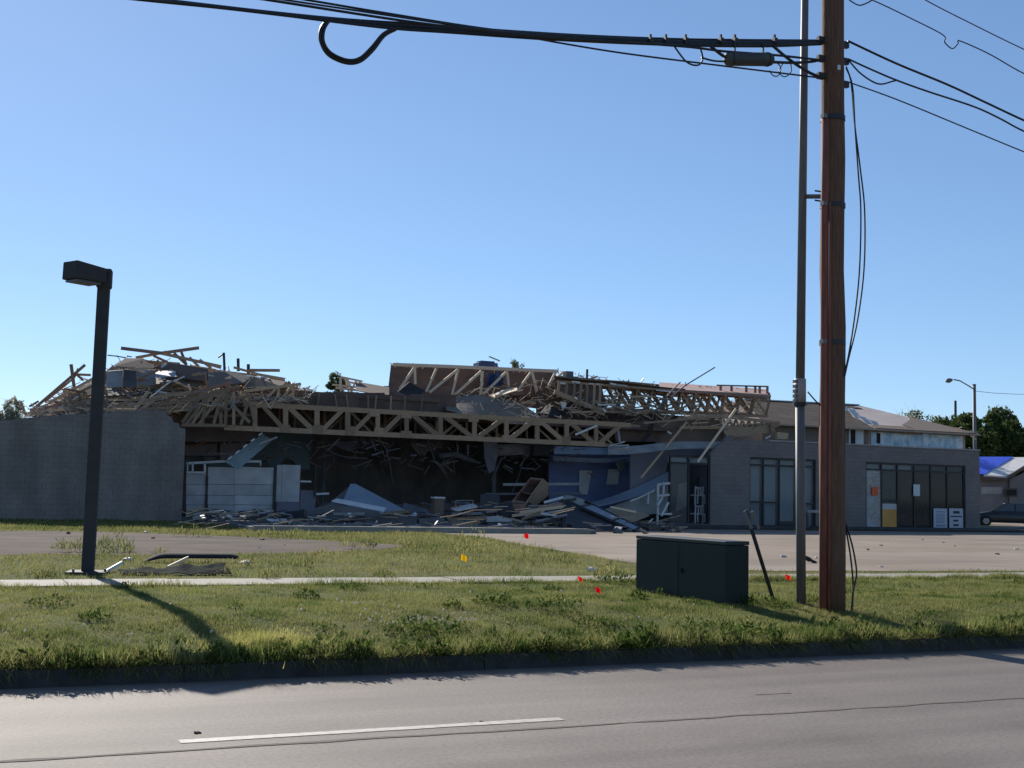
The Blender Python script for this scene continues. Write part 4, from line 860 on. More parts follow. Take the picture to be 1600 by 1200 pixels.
# broken left front (no wall around it any more)
zt1 = W(1078, 712, SY).z; zb1 = .42
storefront('tall narrow storefront frame left standing at the torn edge', [1047, 1077, 1109.5], zb1, zt1, W(1078, 724, SY).z, [], ['glass', None])
for i, (xa_, xb_) in enumerate(((1048, 1076), (1078, 1108))):
    a, b_, c_, d_ = prect(xa_, 713, xb_, 723, SY); MB().box((a, SY + .22, c_), (b_, SY + .24, d_)).build('blind', M['blind'], sf)
f2, xs2, y2 = storefront('storefront window with pale blinds behind steel pole', [1171.5, 1194, 1219, 1247, 1275], zs2, zh1, W(1224, 728, SY).z, [(0, W(1180, 784, SY).z), (1, W(1200, 785, SY).z), (3, W(1260, 787, SY).z)], ['glass'] * 4)
for i in range(4):
    MB().box((xs2[i] + .07, y2 + .25, zs2 + (.1 if i != 2 else .3)), (xs2[i + 1] - .07, y2 + .27, zh1 - .1)).build('blind', M['blind'], f2)
f3, xs3, y3 = storefront('wide storefront entrance with posters', [1353.5, 1379, 1404, 1430, 1456, 1481.5, 1508.5], zs3, zh3, W(1430, 736, SY).z, [(1, W(1391, 782, SY).z)], ['crazed', 'glass', 'glass_dark', 'glass_dark', 'glass_dark', 'glass_dark'])
f3.children[0]['label'] = 'shattered white crazed pane'
for i in (0, 1, 2):
    MB().box((xs3[i] + .06, y3 + .2, W(1390, 735, SY).z), (xs3[i + 1] - .06, y3 + .22, zh3 - .1)).build('blind', M['blind'], f3)
def poster(px0, py0, px1, py1, m, name='poster', yy=None, parent=f3):
    yy = yy if yy is not None else y3 + .03
    a, b_, c_, d_ = prect(px0, py0, px1, py1, SY); return MB().box((a, yy, c_), (b_, yy + .012, d_)).build(name, M[m], parent)
pp = empty('poster', W(1470, 827, SY - .06), 'pale poster of faint blue lines low in the storefront, left of the pair', 'poster', 'posters in the storefront')
poster(1459.5, 794.5, 1480.5, 826.5, 'paper', 'sheet', SY + .03, pp); poster(1464, 799, 1477, 800.5, 'ink_blue', 'text_line', SY + .025, pp)
for k in range(7): poster(1463, 803 + k * 2.2, 1477, 804 + k * 2.2, 'ink_blue', 'text_line', SY + .025, pp)
poster(1463, 820, 1478, 822.5, 'ink_blue', 'text_line', SY + .025, pp)
pp = empty('poster', W(1495, 827, SY - .06), 'pale poster with four bold dark lines low in the storefront, right of the pair', 'poster', 'posters in the storefront')
poster(1484, 794.5, 1505.5, 827, 'paper', 'sheet', SY + .03, pp)
for (a0, b0, a1, b1) in ((1490, 798.5, 1500, 802.5), (1486, 806, 1504, 808), (1490, 812, 1498, 815), (1490, 819, 1498.5, 822)): poster(a0, b0, a1, b1, 'ink', 'text_line', SY + .025, pp)
tag(poster(1363, 761, 1373, 774, 'orange', 'notice', SY + .03, None), 'orange paper notice on the shattered storefront pane', 'notice')
tag(poster(1428, 757, 1438, 775, 'blind', 'notice', SY + .03, None), 'pale notice taped to the dark shop door', 'notice')
# amber counter seen through the second pane
ct = empty('window_sign', (SX(1391), SY + .09, .5), 'amber panel with pale band low on the second storefront pane', 'sign')
MB().box((SX(1380), SY + .078, zs3 + .1), (SX(1402.5), SY + .104, W(1390, 796, SY).z)).build('front', M['amber'], ct)
MB().box((SX(1380), SY + .08, W(1390, 796, SY).z + .003), (SX(1402.5), SY + .104, W(1390, 787, SY).z)).build('header_band', M['panel_white'], ct)
slab('inner_panel', [(1380, 738), (1403, 738), (1403, 788), (1380, 788)], SY + 1.4, .05, M['slab_grey'], sf)
slab('inner_dark_slab', [(1386, 762), (1393, 762), (1393, 776), (1386, 776)], SY + 1.36, .03, M['shingle_dark'], sf)  # solid dark slab standing in for the shade of an opening
for x in (1418, 1443, 1470, 1495): 
    a, b_, c_, d_ = prect(x, 740, x + 5, 828, SY + 2); MB().box((a, SY + 2, .46), (b_, SY + 2.15, d_)).build('inner_post', M['ply'], sf)
slab('inner_panel', [(1410, 755), (1422, 748), (1425, 800), (1408, 812)], SY + 1.1, .05, M['sheet_grey'], sf)

# ---- building with torn hip roof behind the shops
RY = 60.0
rb = empty('hip_roof_building', (W(1380, 690, RY).x, RY, .35), 'two-storey building with torn hip roof and blue house wrap behind the shops', 'building')
e0 = W(1196, 664, RY); e1 = W(1358, 671, RY); e2 = W(1508, 678, RY); zE = e1.z
xw0, xw1 = e0.x, e2.x
MB().box((xw0, RY, .3), (W(1357, 680, RY).x, RY + .3, zE)).build('wall', M['felt'], rb)
MB().box((W(1357, 680, RY).x + .002, RY, .3), (xw1, RY + .3, zE)).build('wall', M['tan'], rb)
MB().box((xw1 - .3, RY + .3, .3), (xw1, RY + 16, zE)).build('wall', M['tan'], rb); MB().box((xw0, RY + .3, .3), (xw0 + .3, RY + 16, zE)).build('wall', M['tan'], rb); MB().box((xw0, RY + 16, .3), (xw1, RY + 16.3, zE)).build('wall', M['tan'], rb)
wx = [1360, 1372, 1390, 1408, 1424, 1440, 1456, 1476, 1490, 1504]
for i in range(9):
    t = 674 + (wx[i] - 1357) * .05 + random.uniform(-1.5, 4); s = prect(wx[i] + .2, t, wx[i + 1] - .2, 708, RY)
    MB().box((s[0], RY - .03 - random.uniform(0, .02), s[2]), (s[1], RY - .002, s[3])).build('house_wrap', M['wrap'], rb)
a, b_, c_, d_ = prect(1327, 672, 1347, 694, RY); w_ = MB().box((a - .06, RY - .06, c_), (b_ + .06, RY - .004, d_ + .06)).build('window', M['white'], rb)
MB().box((a + (b_ - a) * .05, RY - .075, c_), (a + (b_ - a) * .42, RY - .062, d_)).build('pane', M['shingle_dark'], w_); MB().box((a + (b_ - a) * .5, RY - .075, c_), (b_ - .03, RY - .062, d_)).build('pane', M['blind'], w_)
a, b_, c_, d_ = prect(1369, 677, 1374, 693, RY); MB().box((a, RY - .09, c_), (b_, RY - .06, d_)).build('dark_opening_slab', M['shingle_dark'], rb)  # dark slab on the wall in place of a shaded opening
# roof planes
ov = .6; rdg = W(1341, 633, RY + 8); zR = rdg.z
A = Vector((xw0 - ov, RY - ov, zE + .02)); B = Vector((xw1 + ov, RY - ov, zE + .02)); R2 = Vector((rdg.x, RY + 8, zR)); R1 = Vector((xw0 + 4, RY + 8, zR - .1))
Bb = Vector((xw1 + ov, RY + 16.5, zE + .02)); Ab = Vector((xw0 - ov, RY + 16.5, zE + .02))
def on(a, b, t): return a + (b - a) * t
J = [(.0, .36), (.12, .345), (.2, .38), (.33, .355), (.45, .39), (.6, .372), (.75, .41), (.88, .395), (1.0, 1.0)]
def fr(u, v): return on(on(A, B, u), on(R1, R2, u), v)
jl = [fr(.50, 0), fr(.515, .12), fr(.53, .2), fr(.56, .33), fr(.57, .45), fr(.64, .6), fr(.70, .75), fr(.83, .88), fr(1, 1)]
roof = MB().prism([A] + jl[:1] + jl[1:] + [R1], (0, 0, -.10)).build('roof', mat('shaded_bare_deck', (.105, .088, .078), (.075, .063, .056), rough=.95, scale=1.5, spec=.05, bump=.2, streak=(.4, 2, 1)), rb)  # dark deck colour carries the shade of a steeper, unlit slope
MB().prism([jl[0]] + [B] + [R2] + jl[1:-1][::-1], (0, 0, -.10)).build('roof_underlay', M['roof_pale'], roof)
MB().prism([B, Bb, R2], (0, 0, -.1)).build('roof_side', M['roof_brown'], roof); MB().prism([R1, R2, Bb, Ab], (0, 0, -.1)).build('roof_side', M['roof_brown'], roof); MB().prism([A, R1, Ab], (0, 0, -.1)).build('roof_side', M['roof_brown'], roof)
up = Vector((0, -.01, .03))
MB().prism([fr(.70, .0) + up, fr(.995, .0) + up, fr(.995, .55) + up, fr(.9, .42) + up, fr(.8, .3) + up, fr(.72, .2) + up], (0, 0, .02)).build('shingle_strip', M['roof_brown'], roof)
MB().prism([fr(.50, .0) + up, fr(.70, .0) + up, fr(.69, .13) + up, fr(.52, .12) + up], (0, 0, .02)).build('shingle_strip', M['roof_brown'], roof)
MB().prism([fr(.80, .82) + up, fr(.87, .82) + up, fr(.88, .88) + up, fr(.82, .9) + up], (0, 0, .02)).build('shingle_strip', M['shingle_dark'], roof)
for k, (u_, v_) in enumerate(((.525, .2), (.55, .3), (.565, .42), (.6, .52), (.65, .62), (.54, .14), (.66, .7))):
    p = fr(u_, v_) + up; MB().prism([p, p + Vector((.55, 0, -.1)), p + Vector((.6, .35, .2)), p + Vector((.1, .45, .28))], (0, 0, .03)).build('torn_underlay', M['sheet_white'], roof)
board('sunlit_ridge_edge', R1 + Vector((0, 0, .03)), R2 + Vector((0, 0, .03)), .06, .3, M['sheet_white'], roof)  # white strip painted in for the sunlit edge along the ridge
board('gutter', Vector((xw0 - ov, RY - ov - .06, zE - .03)), Vector((xw1 + ov, RY - ov - .06, zE - .03)), .1, .1, M['tan'], rb)
for k in range(7):
    q = W(1492 + k * 4, 668 + k * 2.2, RY - .6); tag(board('torn_strip', q, q + Vector((random.uniform(.5, 1.2), .2, random.uniform(-.3, .2))), .05, .03, M['wood_pale'], rb))

# ================================================================== HOUSE, CAR AND TREES AT THE FAR RIGHT
hb = DP(1585, 800, 100); hx, hy = hb.x, hb.y
ho = empty('house', (hx, hy, G0), 'low house with white roof partly under a bright blue tarp', 'house')
# local frame facing the camera roughly: u to the right in the picture, n away
fw = (CM @ Vector((0, 0, -1))); fw.z = 0; fw.normalize(); ri = Vector((fw.y, -fw.x, 0))
def HL(u, n, z): return Vector((hx, hy, 0)) + ri * u + fw * n + Vector((0, 0, z))
def hpx(px, py, n):        # pixel -> point on the plane n metres behind the house front
    d = ray(px, py); k = ((Vector((hx, hy, 0)) - CAMP).dot(fw) + n) / d.dot(fw); return CAMP + d * k
MB().prism([hpx(1528, 815, 0), hpx(1700, 815, 0), hpx(1700, 744, 0), hpx(1528, 742, 0)], fw * .3).build('wall', M['house_wall'], ho)
rf0 = [hpx(1526, 741, -.6), hpx(1572, 744, -.6), hpx(1622, 712, -.6), hpx(1622, 705, 7), hpx(1532, 715, 7)]
roofp = MB().prism([hpx(1537, 742, -.8), hpx(1573, 744, -.8), hpx(1608, 722, -.8), hpx(1640, 714, 6), hpx(1581, 714.5, 6)], (0, 0, -.12)).build('roof', M['roof_white'], ho)
MB().prism([hpx(1529, 741, -.75), hpx(1538, 741.5, -.75), hpx(1583, 714.3, 5.9), hpx(1529, 714.3, 5.9)], (0, 0, .04)).build('tarp', M['tarp'], ho)
MB().prism([hpx(1572, 745, -.9), hpx(1580, 745, -.9), hpx(1640, 712, -.9), hpx(1640, 706, -.9)], fw * .2).build('gable_trim', M['ply_dark'], ho)
MB().prism([hpx(1578, 812, -.3), hpx(1680, 812, -.3), hpx(1680, 700, -.3), hpx(1640, 716, -.3), hpx(1590, 744, -.3), hpx(1578, 748, -.3)], fw * .25).build('gable_wall', M['house_wall'], ho)
MB().prism([hpx(1526, 743.5, -.8), hpx(1574, 746.5, -.8), hpx(1574, 752, -.8), hpx(1526, 749, -.8)], fw * .5).build('eave', M['ply_dark'], ho)
wn_ = MB().prism([hpx(1571, 776, -.35), hpx(1590, 776, -.35), hpx(1590, 763, -.35), hpx(1571, 763, -.35)], fw * .04).build('window', M['ply_dark'], ho)
MB().prism([hpx(1573, 774, -.4), hpx(1588, 774, -.4), hpx(1588, 765, -.4), hpx(1573, 765, -.4)], fw * .04).build('pane', M['shingle_dark'], wn_)
MB().prism([hpx(1533, 772, -.05), hpx(1566, 772, -.05), hpx(1566, 761, -.05), hpx(1533, 761, -.05)], fw * .04).build('siding_band', M['sheet_grey'], ho)

def car(base, heading, label):
    t = empty('parked_car', base, label, 'car')
    m3 = Matrix.Rotation(heading, 3, 'Z')
    def L(x, y, z): return Vector(base) + m3 @ Vector((x, y, z))
    # side profile (x forward), half widths per station
    st = [(-2.25, .45, .80, .62), (-2.1, .32, .95, .78), (-1.5, .26, 1.0, .88), (-.6, .24, 1.0, .92), (.5, .24, .99, .92), (1.2, .24, .93, .9), (1.8, .27, .82, .84), (2.15, .33, .72, .74), (2.28, .42, .6, .6)]
    mb = MB(); rings = []
    for (x, z0, z1, hw) in st:
        r = [(-hw * .92, z0), (-hw, z0 + .12), (-hw, (z0 + z1) / 2 + .08), (-hw * .9, z1), (hw * .9, z1), (hw, (z0 + z1) / 2 + .08), (hw, z0 + .12), (hw * .92, z0)]
        rings.append([L(x, y, z) for y, z in r])
    mb.v = [p for r in rings for p in r]
    for i in range(len(st) - 1):
        for j in range(8): mb.f.append((i * 8 + j, i * 8 + (j + 1) % 8, (i + 1) * 8 + (j + 1) % 8, (i + 1) * 8 + j))
    mb.f += [tuple(range(8)), tuple(range((len(st) - 1) * 8, len(st) * 8))[::-1]]
    mb.build('body', M['car_paint'], t, smooth=True)
    cb = [(-1.75, .99, .74), (-1.15, 1.42, .6), (.15, 1.46, .6), (1.05, .97, .76)]
    g = MB(); g.v = [L(x, s * hw, z) for (x, z, hw) in cb for s in (-1, 1)]; g.f = [(0, 2, 4, 6), (7, 5, 3, 1), (0, 1, 3, 2), (2, 3, 5, 4), (4, 5, 7, 6), (0, 6, 7, 1)]
    g.build('cabin_glass', mat('car_glass', (.05, .06, .065), (.04, .05, .055), rough=.06, scale=2, spec=.9), t)
    MB().prism([L(-1.2, -.6, 1.425), L(.18, -.6, 1.465), L(.18, .6, 1.465), L(-1.2, .6, 1.425)], (0, 0, .035)).build('roof', M['car_paint'], t)
    for s in (-1, 1):
        for x0, z0, x1, z1, h0, h1 in ((-1.75, .99, -1.15, 1.44, .74, .6), (1.05, .97, .15, 1.48, .76, .6), (-.4, .99, -.42, 1.45, .765, .61)):
            board('pillar', L(x0, s * h0, z0), L(x1, s * h1, z1), .07, .05, M['car_paint'], t)
        for x in (-1.4, 1.4):
            w = MB().tube([L(x, s * .93, .33), L(x, s * .70, .33)], .33, 18).build('wheel', M['tyre'], t); MB().tube([L(x, s * .945, .33), L(x, s * .9, .33)], .2, 14).build('rim', M['chrome'], w)
        MB().cbox(L(2.17, s * .55, .62), (.16, .3, .14), Euler((0, 0, heading))).build('headlight', M['white'], t)
        MB().cbox(L(.75, s * .98, 1.02), (.14, .16, .11), Euler((0, 0, heading))).build('mirror', M['car_paint'], t)
    return t
cp = DP(1574, 812, 80); cp.z = G0
car(cp, math.atan2(ri.y, ri.x) + math.pi - .25, 'dark car parked in front of the tarped house, nose to the left')
gk = DP(1570, 824, 74); MB().beam(Vector((gk.x - 4, gk.y + 2.5, G0 + .06)), Vector((gk.x + 9, gk.y - 6, G0 + .06)), .16, .25, Vector((.5, .86, 0))).build('kerb', M['concrete'])['kind'] = 'structure'

def street_lamp():
    Y = 74.0; b = W(1524, 770, Y); t = empty('street_lamp', (b.x, Y, G0), 'grey street lamp with curved arm behind the shops', 'street lamp')
    top = W(1524.5, 602, Y); MB().tube([(b.x, Y, G0), (b.x, Y, top.z)], [.16, .13], 10).build('pole', M['galv'], t, smooth=True)
    MB().tube([(b.x, Y, top.z), (b.x, Y, top.z + .08)], .15, 10).build('cap', M['galv'], t)
    MB().tube([W(1523, 609, Y), W(1512, 602, Y), W(1500, 595, Y - .3), W(1490, 593, Y - .5)], .05, 8).build('arm', M['galv'], t, smooth=True)
    h = MB(); c = W(1483, 594.5, Y - .6)
    d = (W(1490, 593, Y - .5) - W(1476, 596, Y - .7)).normalized()
    h.tube([c - d * .36, c - d * .28, c, c + d * .3, c + d * .4], [.02, .15, .19, .12, .05], 10).build('lamp_head', M['galv'], t, smooth=True)
street_lamp()
b = W(1493.5, 700, 120); tag(MB().tube([(b.x, 120, G0), (b.x, 120, W(1493.5, 626, 120).z)], [.2, .15], 8).build('distant_pole', M['bark']), 'thin bare pole rising between the far trees and the hip roof', 'pole')
tag(MB().tube([W(1524, 611, 74), W(1550, 614, 78), W(1590, 616, 84), W(1650, 616, 92)], .02, 5).build('cable', M['cable']), 'thin cable running right from the street lamp', 'cable')

def tree(name, label, base, h, cr, material, n, leaf, trunk_r=.2, lobes=9, bare=.0, cz=1.0, spread=1.0, group=None, seed=1, sparse=1.0):
    rg = random.Random(seed); nr = np.random.default_rng(seed)
    t = empty(name, base, label, 'tree', group); base = Vector(base)
    mb = MB(); top = base + Vector((rg.uniform(-.1, .1) * cr, 0, h - cr * cz * .5))
    mb.tube([base, base + Vector((0, 0, h * .25)), base + Vector((rg.uniform(-.2, .2), 0, h * .5)), top], [trunk_r, trunk_r * .8, trunk_r * .5, trunk_r * .2], 8)
    cen = []
    for i in range(lobes):
        vz = cr * cz; d3 = Vector((rg.gauss(0, 1), rg.gauss(0, 1), rg.gauss(0, 1))).normalized() * rg.uniform(.3, .78); c = base + Vector((d3.x * cr, d3.y * cr, h - vz + d3.z * vz)); cen.append((c, cr * rg.uniform(.22, .40) * min(1.0, cz)))
        s = base + Vector((0, 0, h * rg.uniform(.2, .5))); mid = s * .5 + c * .5 + Vector((0, 0, -.05 * h)); mb.tube([s, mid, c], [trunk_r * .4, trunk_r * .25, trunk_r * .06], 5)
        if bare:
            for _ in range(7):
                e = c + Vector((rg.uniform(-1, 1), rg.uniform(-1, 1), rg.uniform(.1, 1.2))) * cr * .5; mb.tube([c * .7 + mid * .3, c * .4 + e * .6, e], [trunk_r * .1, trunk_r * .06, trunk_r * .02], 4)
    mb.build('trunk', M['bark'], t, smooth=True)
    k = n // lobes; Vs = []
    for c, r in cen:
        d = nr.normal(size=(k, 3)); d /= np.linalg.norm(d, axis=1)[:, None]; rad = r * nr.uniform(.35, 1.12, k) ** .6
        P = np.array(c - base)[None] + d * rad[:, None] * np.array([1, 1, .85]) + nr.normal(size=(k, 3)) * r * .10
        u = nr.normal(size=(k, 3)); u /= np.linalg.norm(u, axis=1)[:, None]; v = np.cross(u, nr.normal(size=(k, 3))); v /= np.linalg.norm(v, axis=1)[:, None]
        s = leaf * nr.uniform(.6, 1.4, k)[:, None]
        A_ = np.stack([P - u * s, P + v * s * .55, P + u * s], 1); B_ = np.stack([P - u * s, P + u * s, P - v * s * .55], 1); Vs += [A_, B_]
    raw_tris('crown', np.concatenate(Vs), material, None, None, parent=t)
    return t
def tbase(px, D, py=800): p = DP(px, py, D); return (p.x, p.y, G0)
def th(py, D, px): return DP(px, py, D).z - G0
for i, (px, top, D, cr, mm, nm, lab, n) in enumerate((
        (1502, 629, 128, 3.6, 'leaf_dark', 'evergreen_tree', 'dark rounded tree left of the street lamp pole', 6000),
        (1546, 627, 135, 2.6, 'leaf_dark', 'evergreen_tree', 'tall dark columnar tree right of the street lamp pole', 6000),
        (1572, 628, 150, 3.2, 'leaf_mid', 'leafy_tree', 'airy tree with sky showing through at the right edge', 5200),
        (1590, 665, 140, 4.0, 'leaf_dark', 'evergreen_tree', 'low dark tree above the house roof at the right edge', 8000))):
    tree(nm, lab, tbase(px, D), th(top - 15, D, px), cr * 1.1, M[mm], n, .24, .28, 13 if i != 2 else 10, group='trees beyond the house', seed=20 + i, cz=(1.25, 2.0, 1.7, 1.0)[i])
for i, px in enumerate((1618, 1650, 1690)):
    tree('evergreen_tree', ('dark', 'broad', 'tall')[i] + ' tree beyond the right edge of the picture', tbase(px, 140), th(655, 140, px), 4.2, M['leaf_dark'], 5000, .28, .28, 10, group='trees beyond the house', seed=60 + i)
tree('budding_tree', 'small bare budding tree behind the pale hip roof, left of two', tbase(1415, 105), th(636, 105, 1415), 1.7, M['leaf_pale'], 500, .10, .10, 9, bare=1, seed=31, group='budding trees')
tree('budding_tree', 'pale green budding tree behind the hip roof, right of two', tbase(1446, 108), th(634, 108, 1446), 2.4, M['leaf_mid'], 2600, .12, .11, 11, bare=1, seed=32, group='budding trees')
tree('pale_tree', 'pale budding tree beyond the left end of the block wall', tbase(4, 92), th(612, 92, 4), 1.9, M['leaf_pale'], 4200, .13, .12, 11, bare=1, seed=33, cz=1.1)
tree('leafy_tree', 'small green tree peeking over the wreck beside the timber heap', tbase(519, 88), th(574, 88, 519), 1.15, M['leaf_mid'], 2600, .11, .15, 12, seed=34, cz=1.3)
tree('leafy_tree', 'thin treetop peeking over the overturned truss', tbase(797, 95), th(552, 95, 797), .9, M['leaf_mid'], 260, .10, .07, 9, seed=35, cz=1.0, bare=1)

# ================================================================== DEBRIS IN FRONT OF THE WRECK
AZ = .505
def deb(o, label, cat, group=None): return tag(o, label, cat, group)
deb(MB().prism([W(535, 787, 48.2), W(548, 757, 49.4), W(556, 757, 49.3), W(632, 797, 47.9), W(600, 803, 47.2), W(560, 799, 47.4)], (0, .05, .03)).build('roof_panel', M['sheet_blue']), 'blue-grey roof panel tilted up like a tent in the rubble', 'roof panel')
def sheet_rib(u, v):
    p = W(518, 784, 47.4).lerp(W(600, 800, 46.2), u) + (W(526, 781, 48.0) - W(518, 784, 47.4)) * (1 - u) * v * 1.2 + (W(604, 795, 46.9) - W(600, 800, 46.2)) * u * v
    return p + Vector((0, 0, .05 * math.sin(v * math.pi * 3) ** 2))
deb(MB().grid(sheet_rib, 6, 14, .015).build('metal_sheet', M['foil']), 'bright ribbed metal sheet lying before the blue-grey panel', 'metal sheet')
deb(MB().grid(lambda u, v: W(498 + 52 * u, 800 - 44 * u + v * (3 + 38 * u), 49.8 - v * .8), 6, 4, .04).build('roof_felt', M['duct']), 'dark crumpled felt behind the tent-shaped roof panel', 'felt')
deb(MB().prism([W(628, 800, 48.6), W(676, 806, 48.2), W(668, 797, 48.8), W(632, 786, 49.2)], (0, .06, .02)).build('roof_felt', M['duct']), 'dark felt sheet right of the tent-shaped roof panel', 'felt')
bx = empty('crate', W(686, 805, 47.6), 'small brown upright box with pale lid in the rubble', 'box')
a, b_, c_, d_ = prect(679, 779, 694, 806, 47.6); MB().box((a, 47.6, c_), (b_, 48.0, d_)).build('carcass', M['ply'], bx); MB().box((a - .02, 47.57, d_ + .002), (b_ + .02, 48.03, d_ + .07)).build('lid', M['sheet_white'], bx)
fr_ = MB()
for p, q in (((712, 782), (712, 800)), ((739, 782), (739, 800)), ((712, 782), (739, 782))): fr_.beam(W(*p, 48), W(*q, 48), .035, .035)
deb(fr_.build('wire_frame', M['sheet_grey']), 'thin empty grey frame standing in the rubble', 'frame')
deb(MB().prism(PX([(708, 797), (745, 790), (746, 793), (716, 799)], 47.2), (0, .4, .08)).build('metal_sheet', M['foil']), 'short bright sheet in front of the thin grey frame', 'metal sheet')
# open wooden cabinet on its back
cb = empty('cabinet', W(828, 795, 47.2), 'reddish wooden cabinet tipped over with its open side showing', 'cabinet')
P0 = [W(800, 783, 46.9), W(829, 746, 47.5), W(849, 748, 47.5), W(821, 787, 46.9)]
dv = Vector((.12, .45, -.28))
nrm = lambda a, b: (b - a)
for i in range(4):
    a, b = P0[i], P0[(i + 1) % 4]; c = sum(P0, Vector()) / 4; ia, ib = a.lerp(c, .12), b.lerp(c, .12)
    MB().hexa([a, b, b + dv, a + dv, ia, ib, ib + dv, ia + dv]).build('side', M['wood_red'] if i != 2 else M['wood'], cb)
MB().prism([p + dv * 1.001 for p in P0], dv.normalized() * .03).build('back', M['ply_dark'], cb)
board('shelf', P0[0].lerp(P0[1], .5) + dv * .5, P0[3].lerp(P0[2], .5) + dv * .5, .03, .4, M['wood_red'], cb)
MB().prism([P0[0] + Vector((0, .02, -.01)), P0[3] + Vector((0, .02, -.01)), P0[3] + Vector((.1, .05, -.55)), P0[0] + Vector((0, .05, -.45))], (0, .4, 0)).build('plinth', M['wood_red'], cb)
deb(MB().prism([W(850, 749, 47.8), W(858, 756, 48), W(856, 775, 48.2), W(838, 790, 47.8), W(826, 785, 47.4)], (0, .1, 0)).build('board_sheet', M['wood_old']), 'brown board standing against the tipped cabinet', 'board')
# fallen black window frame
wf = empty('fallen_window_frame', W(940, 820, 45.2), 'long black storefront frame lying slanted on the rubble', 'window frame')
Fa, Fb = W(885, 782, 46.2), W(992, 830, 43.0); Fc, Fd = W(905, 779, 47.4), W(1001, 825, 43.8)
for k, (p, q) in enumerate(((Fa, Fb), (Fc, Fd), (Fa, Fc), (Fb, Fd), (Fa.lerp(Fb, .22), Fc.lerp(Fd, .22)), (Fa.lerp(Fb, .68), Fc.lerp(Fd, .68)))): board('rail', p + Vector((0, 0, .001 * k)), q + Vector((0, 0, .001 * k)), .11, .09, M['frame_black'], wf, ref=Vector((0, .3, 1)))
MB().prism([Fa.lerp(Fb, .24), Fa.lerp(Fb, .97), Fc.lerp(Fd, .97), Fc.lerp(Fd, .24)], (0, 0, .015)).build('pane', M['sheet_blue'], wf)
deb(MB().prism([W(882, 783, 46.5), W(992, 832, 43.1), W(960, 831, 43.3), W(884, 826, 44.2)], (0, .3, -.05)).build('panel_sheet', M['dark_panel']), 'dark panel standing under the fallen black frame', 'panel')
deb(MB().prism([W(880, 779, 47), W(890, 774, 47), W(912, 780, 47), W(922, 788, 47), (W(905, 790, 46.8)), W(888, 788, 46.8)], (0, .5, 0)).build('metal_sheet', M['sheet_grey']), 'crumpled grey metal at the top of the fallen black frame', 'metal sheet')
deb(MB().prism([W(955, 794, 48), W(1000, 800, 47.6), W(1015, 806, 47), W(985, 818, 46), (W(962, 806, 47))], (0, .06, .02)).build('wood_sheet', M['wood']), 'tan sheet of wood behind the fallen black frame', 'board')
deb(board('plank', W(954, 792, 47.4), W(994, 800, 47), .08, .05, M['wood_pale']), 'fresh pale plank beside the tan sheet of wood', 'plank')
deb(MB().prism([W(988, 834, 44.2), W(1062, 828, 46), W(1075, 824, 47), W(1010, 824, 46.5)], (0, 0, .05)).build('wood_sheet', mat('orange_ply', (.42, .27, .15), (.32, .2, .11), rough=.8, scale=1.2)), 'orange-tan plywood sheet lying flat on the lot edge', 'board')
# slabs and planks along the pavement
for i, (lab, poly, Y, t, mm) in enumerate((
        ('long grey fallen beam at the left end of the pavement', [(480, 798), (524, 789), (590, 798), (600, 808), (500, 812), (480, 808)], 46.2, .5, 'slab_grey'),
        ('broad grey slab leaning on the pavement in the middle', [(572, 806), (648, 806), (652, 809), (650, 818), (572, 819)], 44.6, .4, 'slab_grey'),
        ('narrow grey slab to the right of the broad one', [(654, 811), (694, 808), (696, 818), (656, 819)], 44.8, .3, 'slab_grey'),
        ('low dark beam lying below the white partition', [(400, 804), (492, 796), (496, 808), (420, 814)], 47.5, .4, 'dark_panel'),
        ('dark overturned bin shape beside the tipped cabinet', [(784, 788), (800, 784), (806, 810), (786, 812)], 46.8, .5, 'dark_panel'),
        ('grey board standing in the shade left of the cabinet', [(752, 772), (780, 772), (783, 800), (750, 802)], 50, .1, 'slab_grey'))):
    deb(MB().prism(PX(poly, Y), (0, t, 0)).build('fallen_slab', M[mm]), lab, 'slab')
